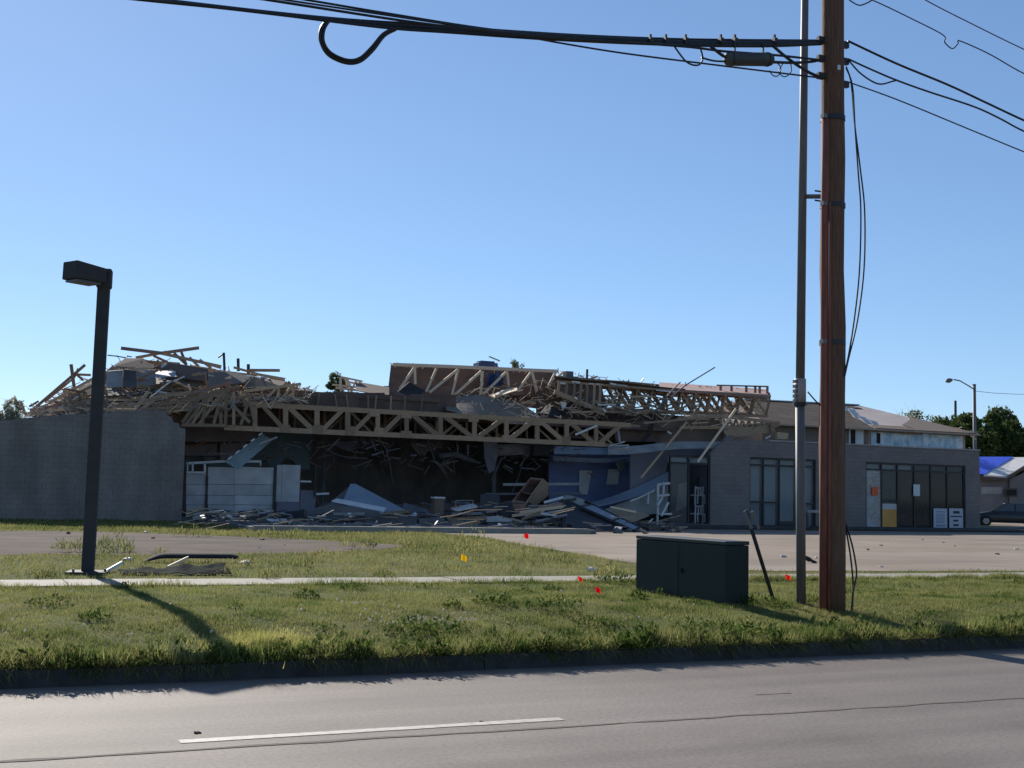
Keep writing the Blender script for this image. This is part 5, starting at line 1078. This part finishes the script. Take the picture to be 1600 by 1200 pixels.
for (p, q, Y, m_) in (((293, 804), (348, 799), 48.6, 'sheet_grey'), ((347, 798), (364, 811), 48.4, 'sheet_white'), ((364, 811), (384, 811), 48.2, 'sheet_grey'), ((302, 810), (320, 807), 48.2, 'foil'), ((310, 812), (322, 810), 47.9, 'sheet_grey'), ((416, 813), (455, 813), 46.5, 'sheet_white'), ((520, 803), (570, 803), 46.2, 'sheet_grey'), ((484, 809), (575, 813), 45.2, 'slab_grey'), ((600, 802), (640, 799), 47, 'wood'),
                      ((706, 803), (752, 802), 47, 'sheet_grey'), ((740, 810), (785, 808), 45.6, 'sheet_white'), ((760, 800), (800, 797), 47.5, 'sheet_grey'), ((812, 801), (884, 791), 46.4, 'wood_pale'), ((820, 808), (890, 796), 46.0, 'sheet_teal'), ((836, 815), (886, 804), 45.4, 'sheet_grey'), ((760, 813), (800, 812), 45.0, 'foil'), ((786, 757), (910, 756), 51.8, 'sheet_grey'), ((758, 772), (908, 771), 51.9, 'slab_grey'), ((840, 795), (880, 787), 46.8, 'wood'), ((850, 785), (880, 777), 47.2, 'sheet_white'), ((800, 806), (850, 800), 46.2, 'wood'), ((836, 802), (870, 806), 45.8, 'sheet_white'), ((815, 812), (845, 800), 45.9, 'wood_old'), ((700, 812), (760, 808), 45.4, 'wood_old')):
    deb(board('plank', W(*p, Y), W(*q, Y - .3), random.uniform(.06, .12), .06, M[m_], twist=random.uniform(-.4, .4)), {'sheet_grey': 'grey metal', 'foil': 'bright metal', 'sheet_white': 'white', 'wood_pale': 'pale wooden', 'wood': 'tan wooden', 'wood_old': 'brown wooden', 'slab_grey': 'dark grey', 'sheet_teal': 'greenish metal'}[m_] + ' strip lying in the rubble ' + ('below the white partition' if p[0] < 470 else 'around the tent-shaped roof panel' if p[0] < 660 else 'left of the tipped cabinet' if p[0] < 800 else 'below the tipped cabinet and black frame'), 'strip', 'strips in the rubble')
mb = MB()
for _ in range(900):
    px = random.uniform(288, 1060); c = random.uniform(0, 1); yb = interp([(288, 806), (390, 812), (700, 812), (900, 818), (1060, 824)], px); py = yb + random.gauss(0, 4)
    p = GP(px, max(py, 803), .45); 
    if p.y > 50.4 or p.y < ay + .4: continue
    hgt = random.random() ** 3 * .5 * (1.0 if 690 < px < 900 or px < 400 else .5); s = random.uniform(.06, .28)
    mb.cbox((p.x, p.y, (AZ if AX0 < p.x < AX1 else G0 + .02) + hgt * .5 + s * .15), (s * random.uniform(.6, 2.2), s, s * random.uniform(.2, .6)), Euler((random.uniform(-.6, .6), random.uniform(-.6, .6), random.uniform(0, 3))))
tag(mb.build('rubble', M['rubble'], origin=(0, 0, 0)), 'broken rubble strewn along the pavement before the wreck', 'rubble', kind='stuff')
mb = MB()
for _ in range(55):
    px = random.uniform(296, 1040); py = random.uniform(806, 826); p = GP(px, py, .55)
    if p.y > 50 or p.y < ay + .4: continue
    s = random.uniform(.05, .16); mb.cbox((p.x, p.y, AZ + random.uniform(.02, .35)), (s * 2, s, s * .15), Euler((random.uniform(-.8, .8), random.uniform(-.8, .8), random.uniform(0, 3))))
tag(mb.build('paper_scraps', M['sheet_white'], origin=(0, 0, 0)), 'small white scraps strewn through the rubble', 'scraps', kind='stuff')
def s_ground():
    px = random.uniform(290, 1050); p = GP(px, random.uniform(808, 826), .5)
    if p.y > 50.5 or p.y < ay + .3: return None
    return Vector((p.x, p.y, AZ + random.random() ** 2 * (.9 if 700 < px < 900 else .45)))
splinters(520, s_ground, ['pale splinters strewn over the pavement before the wreck', 'dark splinters strewn over the pavement before the wreck', 'thin grey metal slivers strewn over the pavement before the wreck'], 'splinters', ('wood', 'dark_panel', 'sheet_grey'), ln=(.2, 1.2), w=(.015, .05), tilt=.22)
# white railings and chairs tangled by the first storefront window
def rails(segs, Y, r, label, nm, cat, group=None, m='sheet_white'):
    mb = MB()
    for p, q in segs: mb.beam(W(*p, Y), W(*q, Y + random.uniform(-.3, .3)), r, r)
    return tag(mb.build(nm, M[m]), label, cat, group)
rails([((1028, 757), (1027, 820)), ((1037, 754), (1036, 775)), ((1028, 757), (1046, 755)), ((1027, 775), (1046, 773)), ((1027, 803), (1049, 803)), ((1044, 785), (1033, 806)), ((1036, 775), (1027, 790))], 49.6, .09, 'white broken railing left of the first storefront window', 'railing', 'railing')
rails([((1000, 777), (1023, 766)), ((1013, 772), (1012, 788)), ((1000, 777), (985, 783))], 50.2, .07, 'white broken railing piece leaning on the fallen ceiling', 'railing', 'railing')
def chair_wreck(x, y, label):
    t = empty('white_chair', W(x + 8, y + 30, 51.9), label, 'chair', 'white chairs behind the first window')
    Y = 52.0
    for nm, p, q in (('leg', (x, y + 14), (x, y + 30)), ('leg', (x + 12, y + 13), (x + 12, y + 30)), ('leg', (x + 4, y + 14), (x + 4, y + 27)), ('leg', (x + 15, y + 13), (x + 15, y + 27)), ('back_post', (x + 1, y), (x, y + 14)), ('back_post', (x + 13, y), (x + 12, y + 13)), ('back_rail', (x + 1, y + 2), (x + 13, y + 2)), ('back_slat', (x + 5, y + 2), (x + 5, y + 13)), ('back_slat', (x + 9, y + 2), (x + 9, y + 13))):
        board(nm, W(*p, Y), W(*q, Y), .06, .05, M['white'], t)
    a, b_, c_, d_ = prect(x - 1, y + 13, x + 14, y + 15, Y); MB().box((a, Y, c_), (b_, Y + .4, d_)).build('seat', M['white'], t)
chair_wreck(1086, 760, 'upper white chair seen through the first storefront window'); chair_wreck(1086, 789, 'lower white chair seen through the first storefront window')
deb(MB().prism(PX([(1060, 757), (1076, 752), (1077, 790), (1056, 800)], 52.4), (0, .1, 0)).build('panel_sheet', M['sheet_grey']), 'grey panel leaning inside the first storefront window', 'panel')
deb(MB().prism(PX([(1082, 752), (1106, 734), (1106, 780), (1082, 790)], 53.0), (0, .1, 0)).build('panel_sheet', M['slab_grey']), 'dark panel leaning behind the white chairs', 'panel')
bn = empty('bench', W(1267, 828, 48.6), 'low grey bench in front of the blind-covered window', 'bench')
a, b_, c_, d_ = prect(1258, 797, 1290, 801, 48.6); MB().box((a, 48.4, c_), (b_, 48.9, d_)).build('seat', M['sheet_grey'], bn)
for x in (a + .06, b_ - .12): MB().box((x, 48.45, .46), (x + .06, 48.85, c_)).build('leg', M['slab_grey'], bn)

# ================================================================== ON THE GRASS BEYOND THE WALK
p = GP(228, 880); q = GP(372, 880)
st = MB(); n = 14; L_ = (q - p)
for sec in ((p, q),):
    def bump_(u, v): return Vector((p.x + L_.x * u, p.y + L_.y * u - .05 + v * .35 + .06 * math.sin(u * 3), G0 + .02 + .15 * math.sin(min(1, u * 5) * 1.57) * (1 - v * .25) * (1 if u < .97 else .8) * (math.sin(v * math.pi) * .55 + .45)))
    st.grid(bump_, n, 6, .03)
deb(st.build('parking_bumper', M['shingle_dark'], smooth=True), 'long dark rubber strip lying in the grass behind the lamp', 'bumper')
p2 = GP(190, 900); q2 = GP(362, 900); L2 = q2 - p2
deb(MB().grid(lambda u, v: Vector((p2.x + L2.x * u, p2.y + L2.y * u + v * .5, G0 + .03 + v * (.03 + .04 * noise.noise(Vector((u * 7, v * 2, .3))) + .10 * u) + .03 * noise.noise(Vector((u * 9, v * 3, 4.))))), 20, 3, .015).build('metal_sheet', mat('dull_strip', (.045, .05, .045), (.025, .028, .025), rough=1.0, scale=4, spec=.02)), 'crumpled grey metal strip lying in the grass right of the lamp', 'metal strip')
for (a, b, m_, lab) in (((164, 897), (190, 890), 'sheet_white', 'white stick lying between the lamp base and the metal strip'), ((262, 889), (300, 878), 'wood_pale', 'pale stick leaning over the crumpled metal strip')):
    pa, pb = GP(*a), GP(*b); pa.z += .03; pb.z = G0 + .12; deb(board('stick', pa, pb, .05, .03, M[m_]), lab, 'stick')
def lump(px, py, s, m_, lab, cat='scrap'):
    c = GP(px, py); mb = MB()
    for _ in range(5): mb.cbox((c.x + random.uniform(-.3, .3) * s, c.y + random.uniform(-.3, .3) * s, G0 + s * .3), (s * random.uniform(.6, 1.1), s * random.uniform(.3, .7), s * random.uniform(.2, .5)), Euler((random.uniform(-.5, .5), random.uniform(-.5, .5), random.uniform(0, 3))))
    deb(mb.build('scrap', M[m_]), lab, cat)
lump(382, 883, .15, 'wood_pale', 'pale lump of rubbish at the right end of the dark strip'); lump(200, 877, .12, 'sheet_white', 'white scrap in the grass behind the lamp'); lump(925, 893, .14, 'white', 'white scrap beside the sidewalk left of the cabinet'); lump(308, 1146, .05, 'shingle_dark', 'x')
bpy.data.objects.remove([o for o in COL.objects if o.get('label') == 'x'][0])
for k, (px, py, s, lab) in enumerate(((308, 1146, .028, 'small dark clod on the road beside the white dash'), (752, 1128, .018, 'tiny dark clod on the road at the white dash'))):
    c = GP(px, py, 0); deb(MB().cbox((c.x, c.y, s * .2), (s * 1.5, s * .8, s * .5), Euler((.2, .1, .4))).cbox((c.x + s * .7, c.y, s * .15), (s * .8, s * .6, s * .35), Euler((0, .3, 1))).build('clod', M['shingle_dark']), lab, 'clod')
for i in range(26):
    if i < 14: px, py = random.uniform(60, 600), random.uniform(824, 858)
    else: px, py = random.uniform(1180, 1590), random.uniform(842, 888)
    c = GP(px, py); s = random.uniform(.03, .09); z = G0 + .015
    deb(MB().cbox((c.x, c.y, z + s * .2), (s * 1.6, s, s * .4), Euler((random.uniform(-.3, .3), random.uniform(-.3, .3), random.uniform(0, 3)))).cbox((c.x + s * .4, c.y, z + s * .25), (s * .8, s * .6, s * .4), Euler((.3, .2, 1))).build('litter', M[('sheet_white', 'wood_red', 'rubble')[i % 3]]), ('small scrap of litter on the old parking bay' if i < 14 else 'small scrap of litter on the pale lot'), 'litter', 'litter on the left bay' if i < 14 else 'litter on the lot')['kind'] = 'thing'
c = GP(1268, 880); deb(MB().cbox((c.x, c.y, G0 + .06), (.28, .1, .05), Euler((.2, .3, .3))).cbox((c.x - .1, c.y, G0 + .1), (.1, .1, .09), Euler((.4, .2, .2))).build('litter', M['shingle_dark']), 'dark scrap on the lot between the two poles', 'litter')['kind'] = 'thing'

# ---- marker flags
def flag(px, base_py, top_py, m_, lab, z=None, lean=0.0):
    p = GG(px, base_py); D = (p - CAMP).dot(CM @ Vector((0, 0, -1))); h = (base_py - top_py) / FPX * D
    t = empty('marker_flag', p, lab, 'marker flag', 'survey marker flags'); tip = p + Vector((lean * h, 0, h))
    MB().tube([p - Vector((0, 0, .03)), p.lerp(tip, .5) + Vector((lean * .1 * h, 0, 0)), tip], .004, 5).build('wire', M['sheet_grey'], t)
    fl = min(.13, h * .5); d = (ri * .8 - fw * .2) * (fl * 1.2)
    MB().grid(lambda u, v: tip - Vector((0, 0, v * fl)) + d * u + fw * (.015 * math.sin(u * 6)) - Vector((0, 0, .035 * u)), 5, 2, .003).build('flag', M[m_], t)
flag(720, 884, 866, 'flag_y', 'yellow marker flag in the grass beyond the sidewalk'); flag(811, 850, 833, 'flag_r', 'red marker flag at the edge of the lot', lean=.5)
flag(900, 913, 900, 'flag_o', 'orange marker flag on the sidewalk edge', lean=.3); flag(930, 932, 916, 'flag_r', 'red-orange marker flag on the verge left of the cabinet'); flag(1225, 912, 897, 'flag_o', 'orange marker flag between the cabinet and the steel pole', lean=.2)

# ================================================================== LAMP, CABINET, POLES
def lot_lamp():
    b = GP(137, 897); D = (b - CAMP).dot(CM @ Vector((0, 0, -1))); pm = FPX / D
    t = empty('parking_lot_lamp', b, 'dark square parking lot lamp post with a box head', 'lamp post')
    s = 18.5 / pm; H = W(163, 428, b.y).z
    rot = Euler((0, 0, R(-12)))
    MB().cbox((b.x, b.y, G0 + .02), (.62, .62, .06), rot).build('base_plate', M['bronze'], t, bevel=.01)
    tp = W(164, 420, b.y)
    MB().beam(Vector((b.x, b.y, G0 + .05)), Vector((tp.x, b.y, H)), s, s, Vector((.2, .98, 0))).build('post', M['bronze'], t, bevel=.012)
    MB().cbox((tp.x, b.y, H - .08), (s * 1.25, s * 1.25, .32), rot).build('post_cap', M['bronze'], t, bevel=.03)
    # box head reaching left and towards us
    d = Vector((-.86, -.5, 0)).normalized(); w = Vector((-d.y, d.x, 0)); c0 = Vector((tp.x, b.y, 0)) + d * (s * .5); L_ = .56; hw = .20
    zt, zb = H + .13, H - .20
    def q(u, v, z): return c0 + d * u * L_ + w * v * hw + Vector((0, 0, z))
    MB().hexa([q(0, -1, zb + .02), q(1, -1, zb + .02), q(1, 1, zb + .02), q(0, 1, zb + .02), q(0, -.95, zt - .07), q(1, -.95, zt - .02), q(1, .95, zt - .02), q(0, .95, zt - .07)]).build('lamp_head', M['bronze'], t, bevel=.02)
    MB().prism([q(.15, -.8, zb + .012), q(.92, -.8, zb + .012), q(.92, .8, zb + .012), q(.15, .8, zb + .012)], (0, 0, -.03)).build('lens', M['lens'], t)
    for k in range(2): MB().tube([Vector((b.x + (-.24, .24)[k], b.y - .22, G0 + .05)), Vector((b.x + (-.24, .24)[k], b.y - .22, G0 + .10))], .02, 6).build('anchor_bolt', M['galv'], t)
lot_lamp()

def cabinet():
    # corners: front-left, front-right bottom edge, short right face
    A = GG(993, 925); Bq = GG(1133, 946); Cq = GG(1171, 942)
    t = empty('utility_cabinet', ((A.x + Cq.x) / 2, A.y + .3, gz(A.x, A.y)), 'dark green metal utility cabinet on the grass verge', 'utility cabinet')
    D = (Bq - CAMP).dot(CM @ Vector((0, 0, -1))); z0 = .28; 
    fA = Vector((A.x, A.y, 0)); fB = Vector((Bq.x, Bq.y, 0)); fC = Vector((Cq.x, Cq.y, 0))
    u = (fB - fA).normalized(); n = Vector((-u.y, u.x, 0)); L_ = (fB - fA).length
    Lr = .3
    while proj(fB + n * Lr + Vector((0, 0, .6)))[0] < 1170 and Lr < 1.2: Lr += .02
    zt = DP(1133, 846, D).z
    P = [fA, fB, fB + n * Lr, fA + n * Lr]
    MB().prism([p + Vector((0, 0, z0 - .1)) + (p - (fA + fB + n * Lr) / 2) * 0 for p in P], (0, 0, zt - .06 - z0 + .1)).build('body', M['cabinet_green'], t, bevel=.012)
    c = (P[0] + P[2]) / 2
    def ex(p, k): v = p - c; return c + v * k
    MB().prism([ex(p, 1.008) + Vector((0, 0, zt - .055)) for p in P], (0, 0, .055)).build('lid', mat('cabinet_lid', (.02, .03, .032), (.016, .025, .027), rough=.5, scale=3), t, bevel=.01)
    MB().prism([ex(p, 1.08) + Vector((0, 0, z0 - .16)) for p in P], (0, 0, .14)).build('pad', M['kerb'], t)
    m = fA.lerp(fB, .5) - n * .012
    MB().box((0, 0, 0), (0, 0, 0))
    board('door_seam', m + Vector((0, 0, z0 + .05)), m + Vector((0, 0, zt - .1)), .006, .006, M['cabinet_green'], t, ref=n)
    for k in (): board('hinge', fA.lerp(fB, k) - n * .012 + Vector((0, 0, zt - .25)), fA.lerp(fB, k) - n * .012 + Vector((0, 0, zt - .13)), .03, .02, M['frame_black'], t, ref=n)
    h = fA.lerp(fB, .54) - n * .02 + Vector((0, 0, (z0 + zt) / 2)); MB().cbox(h, (.03, .03, .06), Euler((0, 0, math.atan2(u.y, u.x)))).build('latch', M['cabinet_green'], t)
cabinet()

def leaning_marker():
    b = GG(1213, 941); D = (b - CAMP).dot(CM @ Vector((0, 0, -1)))
    t = empty('marker_post', b, 'thin dark leaning marker post with two short blades beside the cabinet', 'marker post')
    top = DP(1165, 797, D)
    MB().beam(b - Vector((0, 0, .1)), top, .045, .03).build('post', M['frame_black'], t)
    d = (top - b).normalized(); dirx = ri
    for k, o in ((-1, -.055), (1, .05)):
        p = DP(1180, 826, D) + dirx * o - fw * .02; q = DP(1169, 799, D) + dirx * o * 1.0 - fw * .02
        board('blade', p, q, .05, .012, M['galv'], t)
leaning_marker()

CY = None
def utility_pole():
    b = GG(1300, 950); D = (b - CAMP).dot(CM @ Vector((0, 0, -1))); pm = FPX / D
    t = empty('utility_pole', (b.x, b.y, gz(b.x, b.y)), 'brown wooden utility pole with reddish conduit guard carrying the cables', 'utility pole')
    top = W(1302, -260, b.y); m0 = W(1301, 300, b.y)
    r0 = 20.5 / pm; pts = []; rs = []
    for i in range(15):
        k = i / 14; p = Vector((b.x, b.y, gz(b.x, b.y) - .1)).lerp(Vector((top.x, b.y, top.z)), k); pts.append(p + Vector((.012 * math.sin(i * 1.7), .01 * math.sin(i * 2.3), 0))); rs.append(r0 * (1 - .17 * k))
    MB().tube(pts, rs, 22).build('shaft', M['pole_wood'], t, smooth=True)
    # U-guard down the left side facing us
    def on_pole(z): 
        k = (z - pts[0].z) / (pts[-1].z - pts[0].z); return Vector((b.x, b.y, 0)).lerp(Vector((top.x, b.y, 0)), k), r0 * (1 - .17 * k)
    g = [];  zz = [gz(b.x, b.y) + .02, W(1300, 700, b.y).z, W(1300, 536, b.y).z, W(1300, 320, b.y).z, W(1300, 190, b.y).z]
    side = (-ri * .80 - fw * .60).normalized()
    for z in zz: c, r = on_pole(z); g.append(c + side * (r - .005) + Vector((0, 0, z)))
    MB().tube(g, .062, 12).build('conduit_guard', M['guard'], t, smooth=True)
    side2 = (-ri * .45 - fw * .9).normalized(); g2 = []
    for z in zz[:4]: c, r = on_pole(z); g2.append(c + side2 * (r + .005) + Vector((0, 0, z)))
    MB().tube(g2, .022, 8).build('ground_wire_moulding', M['guard'], t, smooth=True)
    for py in (186, 322, 536):
        z = W(1300, py, b.y).z; c, r = on_pole(z); c = c + Vector((0, 0, z)); MB().tube([c - Vector((0, 0, .035)), c + Vector((0, 0, .035))], r + .012, 22).build('band', M['dark_metal'], t, smooth=False)
        q = c + (-ri * .75 - fw * .66) * (r + .05); MB().cbox(q, (.07, .07, .06)).build('strap_clip', M['galv'], t)
    for py, s in ((66, 1), (92, 1), (128, 1), (66, -1), (95, -1), (122, -1)):
        z = W(1300, py, b.y).z; c, r = on_pole(z); c = c + Vector((0, 0, z)); q = c + Vector((s * (r + .06), 0, 0))
        MB().tube([c, q], .018, 6).build('bolt', M['dark_metal'], t); MB().cbox(q, (.10, .06, .09)).build('cable_clamp', M['dark_metal'], t)
    q = W(1299, 111, b.y); q.y = b.y - r0 * .9; MB().cbox(q, (.04, .03, .07)).build('tag_plate', M['white'], t)
    return b
UPB = utility_pole(); CY = UPB.y

def steel_pole():
    b = GG(1252, 943); D = (b - CAMP).dot(CM @ Vector((0, 0, -1))); pm = FPX / D
    t = empty('steel_pole', (b.x, b.y, gz(b.x, b.y)), 'slim grey steel pole standing left of the wooden utility pole', 'pole')
    top = W(1260, -200, b.y); z0 = gz(b.x, b.y) - .1
    j = W(1250, 630, b.y)
    MB().tube([(b.x, b.y, z0), (j.x, b.y, j.z)], 7.4 / pm, 14).build('lower_shaft', M['galv'], t, smooth=True)
    MB().tube([(j.x, b.y, j.z), (top.x, b.y, top.z)], [7.2 / pm, 5.6 / pm], 14).build('upper_shaft', M['galv'], t, smooth=True)
    a = W(1250, 592, b.y); MB().tube([(j.x, b.y, j.z - .02), (a.x, b.y, a.z)], 9.5 / pm, 14).build('sleeve', M['sheet_grey'], t, smooth=True)
    for k in range(5):
        z = j.z + (a.z - j.z) * (k + .4) / 5; MB().cbox((j.x - 10 / pm, b.y - .01, z), (.04, .07, .045)).build('sleeve_bolt', M['galv'], t)
    MB().tube([(j.x, b.y, j.z - .035), (j.x, b.y, j.z + .01)], 11 / pm, 14).build('collar', M['dark_metal'], t)
    p = W(1256, 307, b.y); q = W(1284, 307, (b.y + UPB.y) / 2); MB().beam(p, q, .045, .05).build('stand_off_bracket', M['galv'], t)
    for dz in (-.07, .07): MB().tube([q + Vector((-.12, 0, dz)), q + Vector((.05, 0, dz))], .012, 6).build('bracket_bolt', M['dark_metal'], t)
    return b
SPB = steel_pole()

# ================================================================== OVERHEAD CABLES
def spline(pts, n=6):
    out = []
    P = [pts[0]] + list(pts) + [pts[-1]]
    for i in range(1, len(P) - 2):
        for k in range(n):
            t = k / n; a, b, c, d = P[i - 1], P[i], P[i + 1], P[i + 2]
            out.append(tuple(.5 * ((2 * b[j]) + (-a[j] + c[j]) * t + (2 * a[j] - 5 * b[j] + 4 * c[j] - d[j]) * t * t + (-a[j] + 3 * b[j] - 3 * c[j] + d[j]) * t ** 3) for j in range(len(b))))
    out.append(tuple(pts[-1])); return out
def cable(pts, r, label, Y=None, taper=None, name='cable', cat='cable', m='cable', n=6, group='overhead cables'):
    Y = Y if Y is not None else CY; q = spline(pts)
    rr = r if taper is None else [r * (1 + (taper - 1) * k / (len(q) - 1)) for k in range(len(q))]
    return tag(MB().tube([W(x, y, Y) for x, y in q], rr, n).build(name, M[m], smooth=True), label, cat, group)
cable([(1284, 66), (1200, 68), (1050, 66), (860, 56), (700, 46), (610, 40), (480, 27), (350, 12), (220, -1), (60, -18)], .038, 'thick main cable of the bundle running left from the pole', taper=.5)
cable([(1284, 68), (1190, 71.5), (1050, 69.5), (860, 61), (700, 50), (612, 44), (500, 31), (380, 16), (228, 0), (60, -14)], .026, 'second cable lashed under the thick main one', CY - .06, taper=.5)
cable([(1284, 64), (1150, 63), (1040, 61), (900, 55), (760, 46), (660, 38), (540, 30), (420, 18), (300, 4), (200, -8)], .022, 'third cable lashed on top of the thick main one', CY + .06, taper=.45)
cable([(1284, 122), (1130, 103), (980, 84), (880, 68), (780, 50), (640, 29), (447, 0), (340, -16)], .012, 'thin cable rising left from the lowest clamp of the pole', CY + .05)
cable([(1284, 94), (1210, 86), (1130, 80), (1060, 72), (860, 58), (740, 46), (620, 31), (413, -1), (300, -18)], .016, 'thin cable running through the splice case', CY - .14)
cable([(1060, 68), (900, 59), (760, 45), (600, 20), (480, 0), (380, -16)], .014, 'thin upper cable parting from the bundle', CY + .1)
cable([(514, 31), (503, 44), (502, 64), (514, 85), (540, 97), (562, 95), (582, 78), (600, 55), (618, 45)], .028, 'large slack cable loop hanging from the bundle at left', CY - .05)
cable([(516, 31), (507, 46), (506, 65), (517, 82), (541, 93), (561, 91), (579, 75), (598, 53), (616, 44)], .015, 'thin cable following the inside of the slack loop', CY - .09)
cable([(1052, 70), (1072, 96), (1090, 102), (1098, 92), (1094, 74)], .012, 'small slack loop left of the splice case', CY - .1)
cable([(1096, 90), (1115, 95), (1134, 96)], .013, 'short stub cable entering the splice case from the left', CY - .1)
cable([(1208, 72), (1232, 92), (1262, 112), (1285, 122)], .022, 'cable dropping from the bundle to the lowest clamp', CY - .08)
cable([(1110, 72), (1128, 86), (1140, 92)], .022, 'short thick lead into the left end of the splice case', CY - .12)
cable([(1206, 97), (1240, 98), (1270, 96), (1284, 92)], .02, 'lead from the splice case to the pole', CY - .1)
cable([(1202, 110), (1208, 118), (1216, 118), (1220, 106), (1214, 98)], .008, 'small wire curl hanging right of the splice case, left of two', CY - .1)
cable([(1224, 98), (1217, 112), (1226, 120), (1236, 112), (1235, 96)], .008, 'small wire curl hanging right of the splice case, right of two', CY - .1)
sp = empty('splice_case', W(1170, 92, CY - .1), 'grey capsule splice case hanging under the cable bundle', 'splice case')
a, b = W(1133, 92, CY - .1), W(1207, 93, CY - .1); dd = (b - a)
MB().tube([a, a + dd * .03, a + dd * .08, a + dd * .5, a + dd * .92, a + dd * .97, b], [.045, .082, .095, .095, .095, .082, .045], 14).build('shell', M['splice'], sp, smooth=True)
for k in (.12, .88): MB().tube([a + dd * (k - .012), a + dd * (k + .012)], .101, 14).build('end_band', M['dark_metal'], sp)
for k in (.2, .8): MB().beam(a + dd * k + Vector((0, 0, .09)), a + dd * k + Vector((0, 0, .24)), .02, .02).build('hanger', M['dark_metal'], sp)
for i, x in enumerate((1016, 1040, 1071, 1126, 1148, 1210)):
    p = W(x, 64, CY - .02); tag(MB().cbox(p, (.05, .09, .07)).cbox(p + Vector((0, 0, .06)), (.03, .03, .06)).build('lashing_clamp', M['dark_metal']), 'small black lashing clamp on the main cable bundle', 'clamp', 'lashing clamps')
cable([(1325, 64), (1400, 99), (1480, 132), (1540, 160), (1602, 189), (1680, 222)], .017, 'thick cable falling right from the top clamp')
cable([(1325, 92), (1360, 108), (1400, 125), (1450, 143), (1520, 166), (1560, 184), (1602, 206), (1680, 238)], .014, 'cable falling right from the middle clamp')
cable([(1326, 94), (1345, 115), (1372, 131), (1395, 127), (1402, 125)], .012, 'slack cable loop right of the pole at the middle clamp', CY - .05)
cable([(1325, 128), (1400, 155), (1500, 196), (1602, 238), (1680, 268)], .010, 'lowest thin cable falling right from the pole')
cable([(1300, -24), (1365, 1), (1430, 32), (1474, 55), (1476, 66), (1488, 76), (1497, 68), (1500, 64), (1545, 84), (1602, 116), (1680, 150)], .009, 'kinked wire high on the right above the clamps', CY - .2)
cable([(1322, -40), (1365, -8), (1346, 8), (1330, 2), (1322, -6)], .010, 'curled wire end at the top edge beside the pole', CY - .2)
cable([(1380, -40), (1446, 0), (1520, 38), (1602, 78), (1680, 112)], .009, 'topmost straight wire at the upper right corner', CY + .6)
cable([(1322, 104), (1330, 130), (1335, 190), (1344, 262), (1351, 330), (1350, 420), (1340, 500), (1326, 560), (1319, 592)], .012, 'slack black cable hanging down right of the pole, outer of two', CY - .14)
cable([(1322, 106), (1332, 135), (1336, 200), (1341, 270), (1345, 330), (1343, 420), (1336, 490), (1326, 555), (1318, 588)], .012, 'slack black cable hanging down right of the pole, inner of two', CY - .16)
cable([(1319, 590), (1319.5, 700), (1320, 800), (1322, 826), (1329, 870), (1333, 915), (1331, 958)], .013, 'black cable looping at the foot of the pole, inner of two', CY - .05)
cable([(1320, 812), (1331, 850), (1337, 880), (1338, 900), (1333, 925), (1330, 958)], .013, 'black cable looping at the foot of the pole, outer of two', CY - .08)
cable([(1262, 612), (1274, 626), (1284, 636)], .010, 'short wire between the steel pole sleeve and the wooden pole', CY + .05)
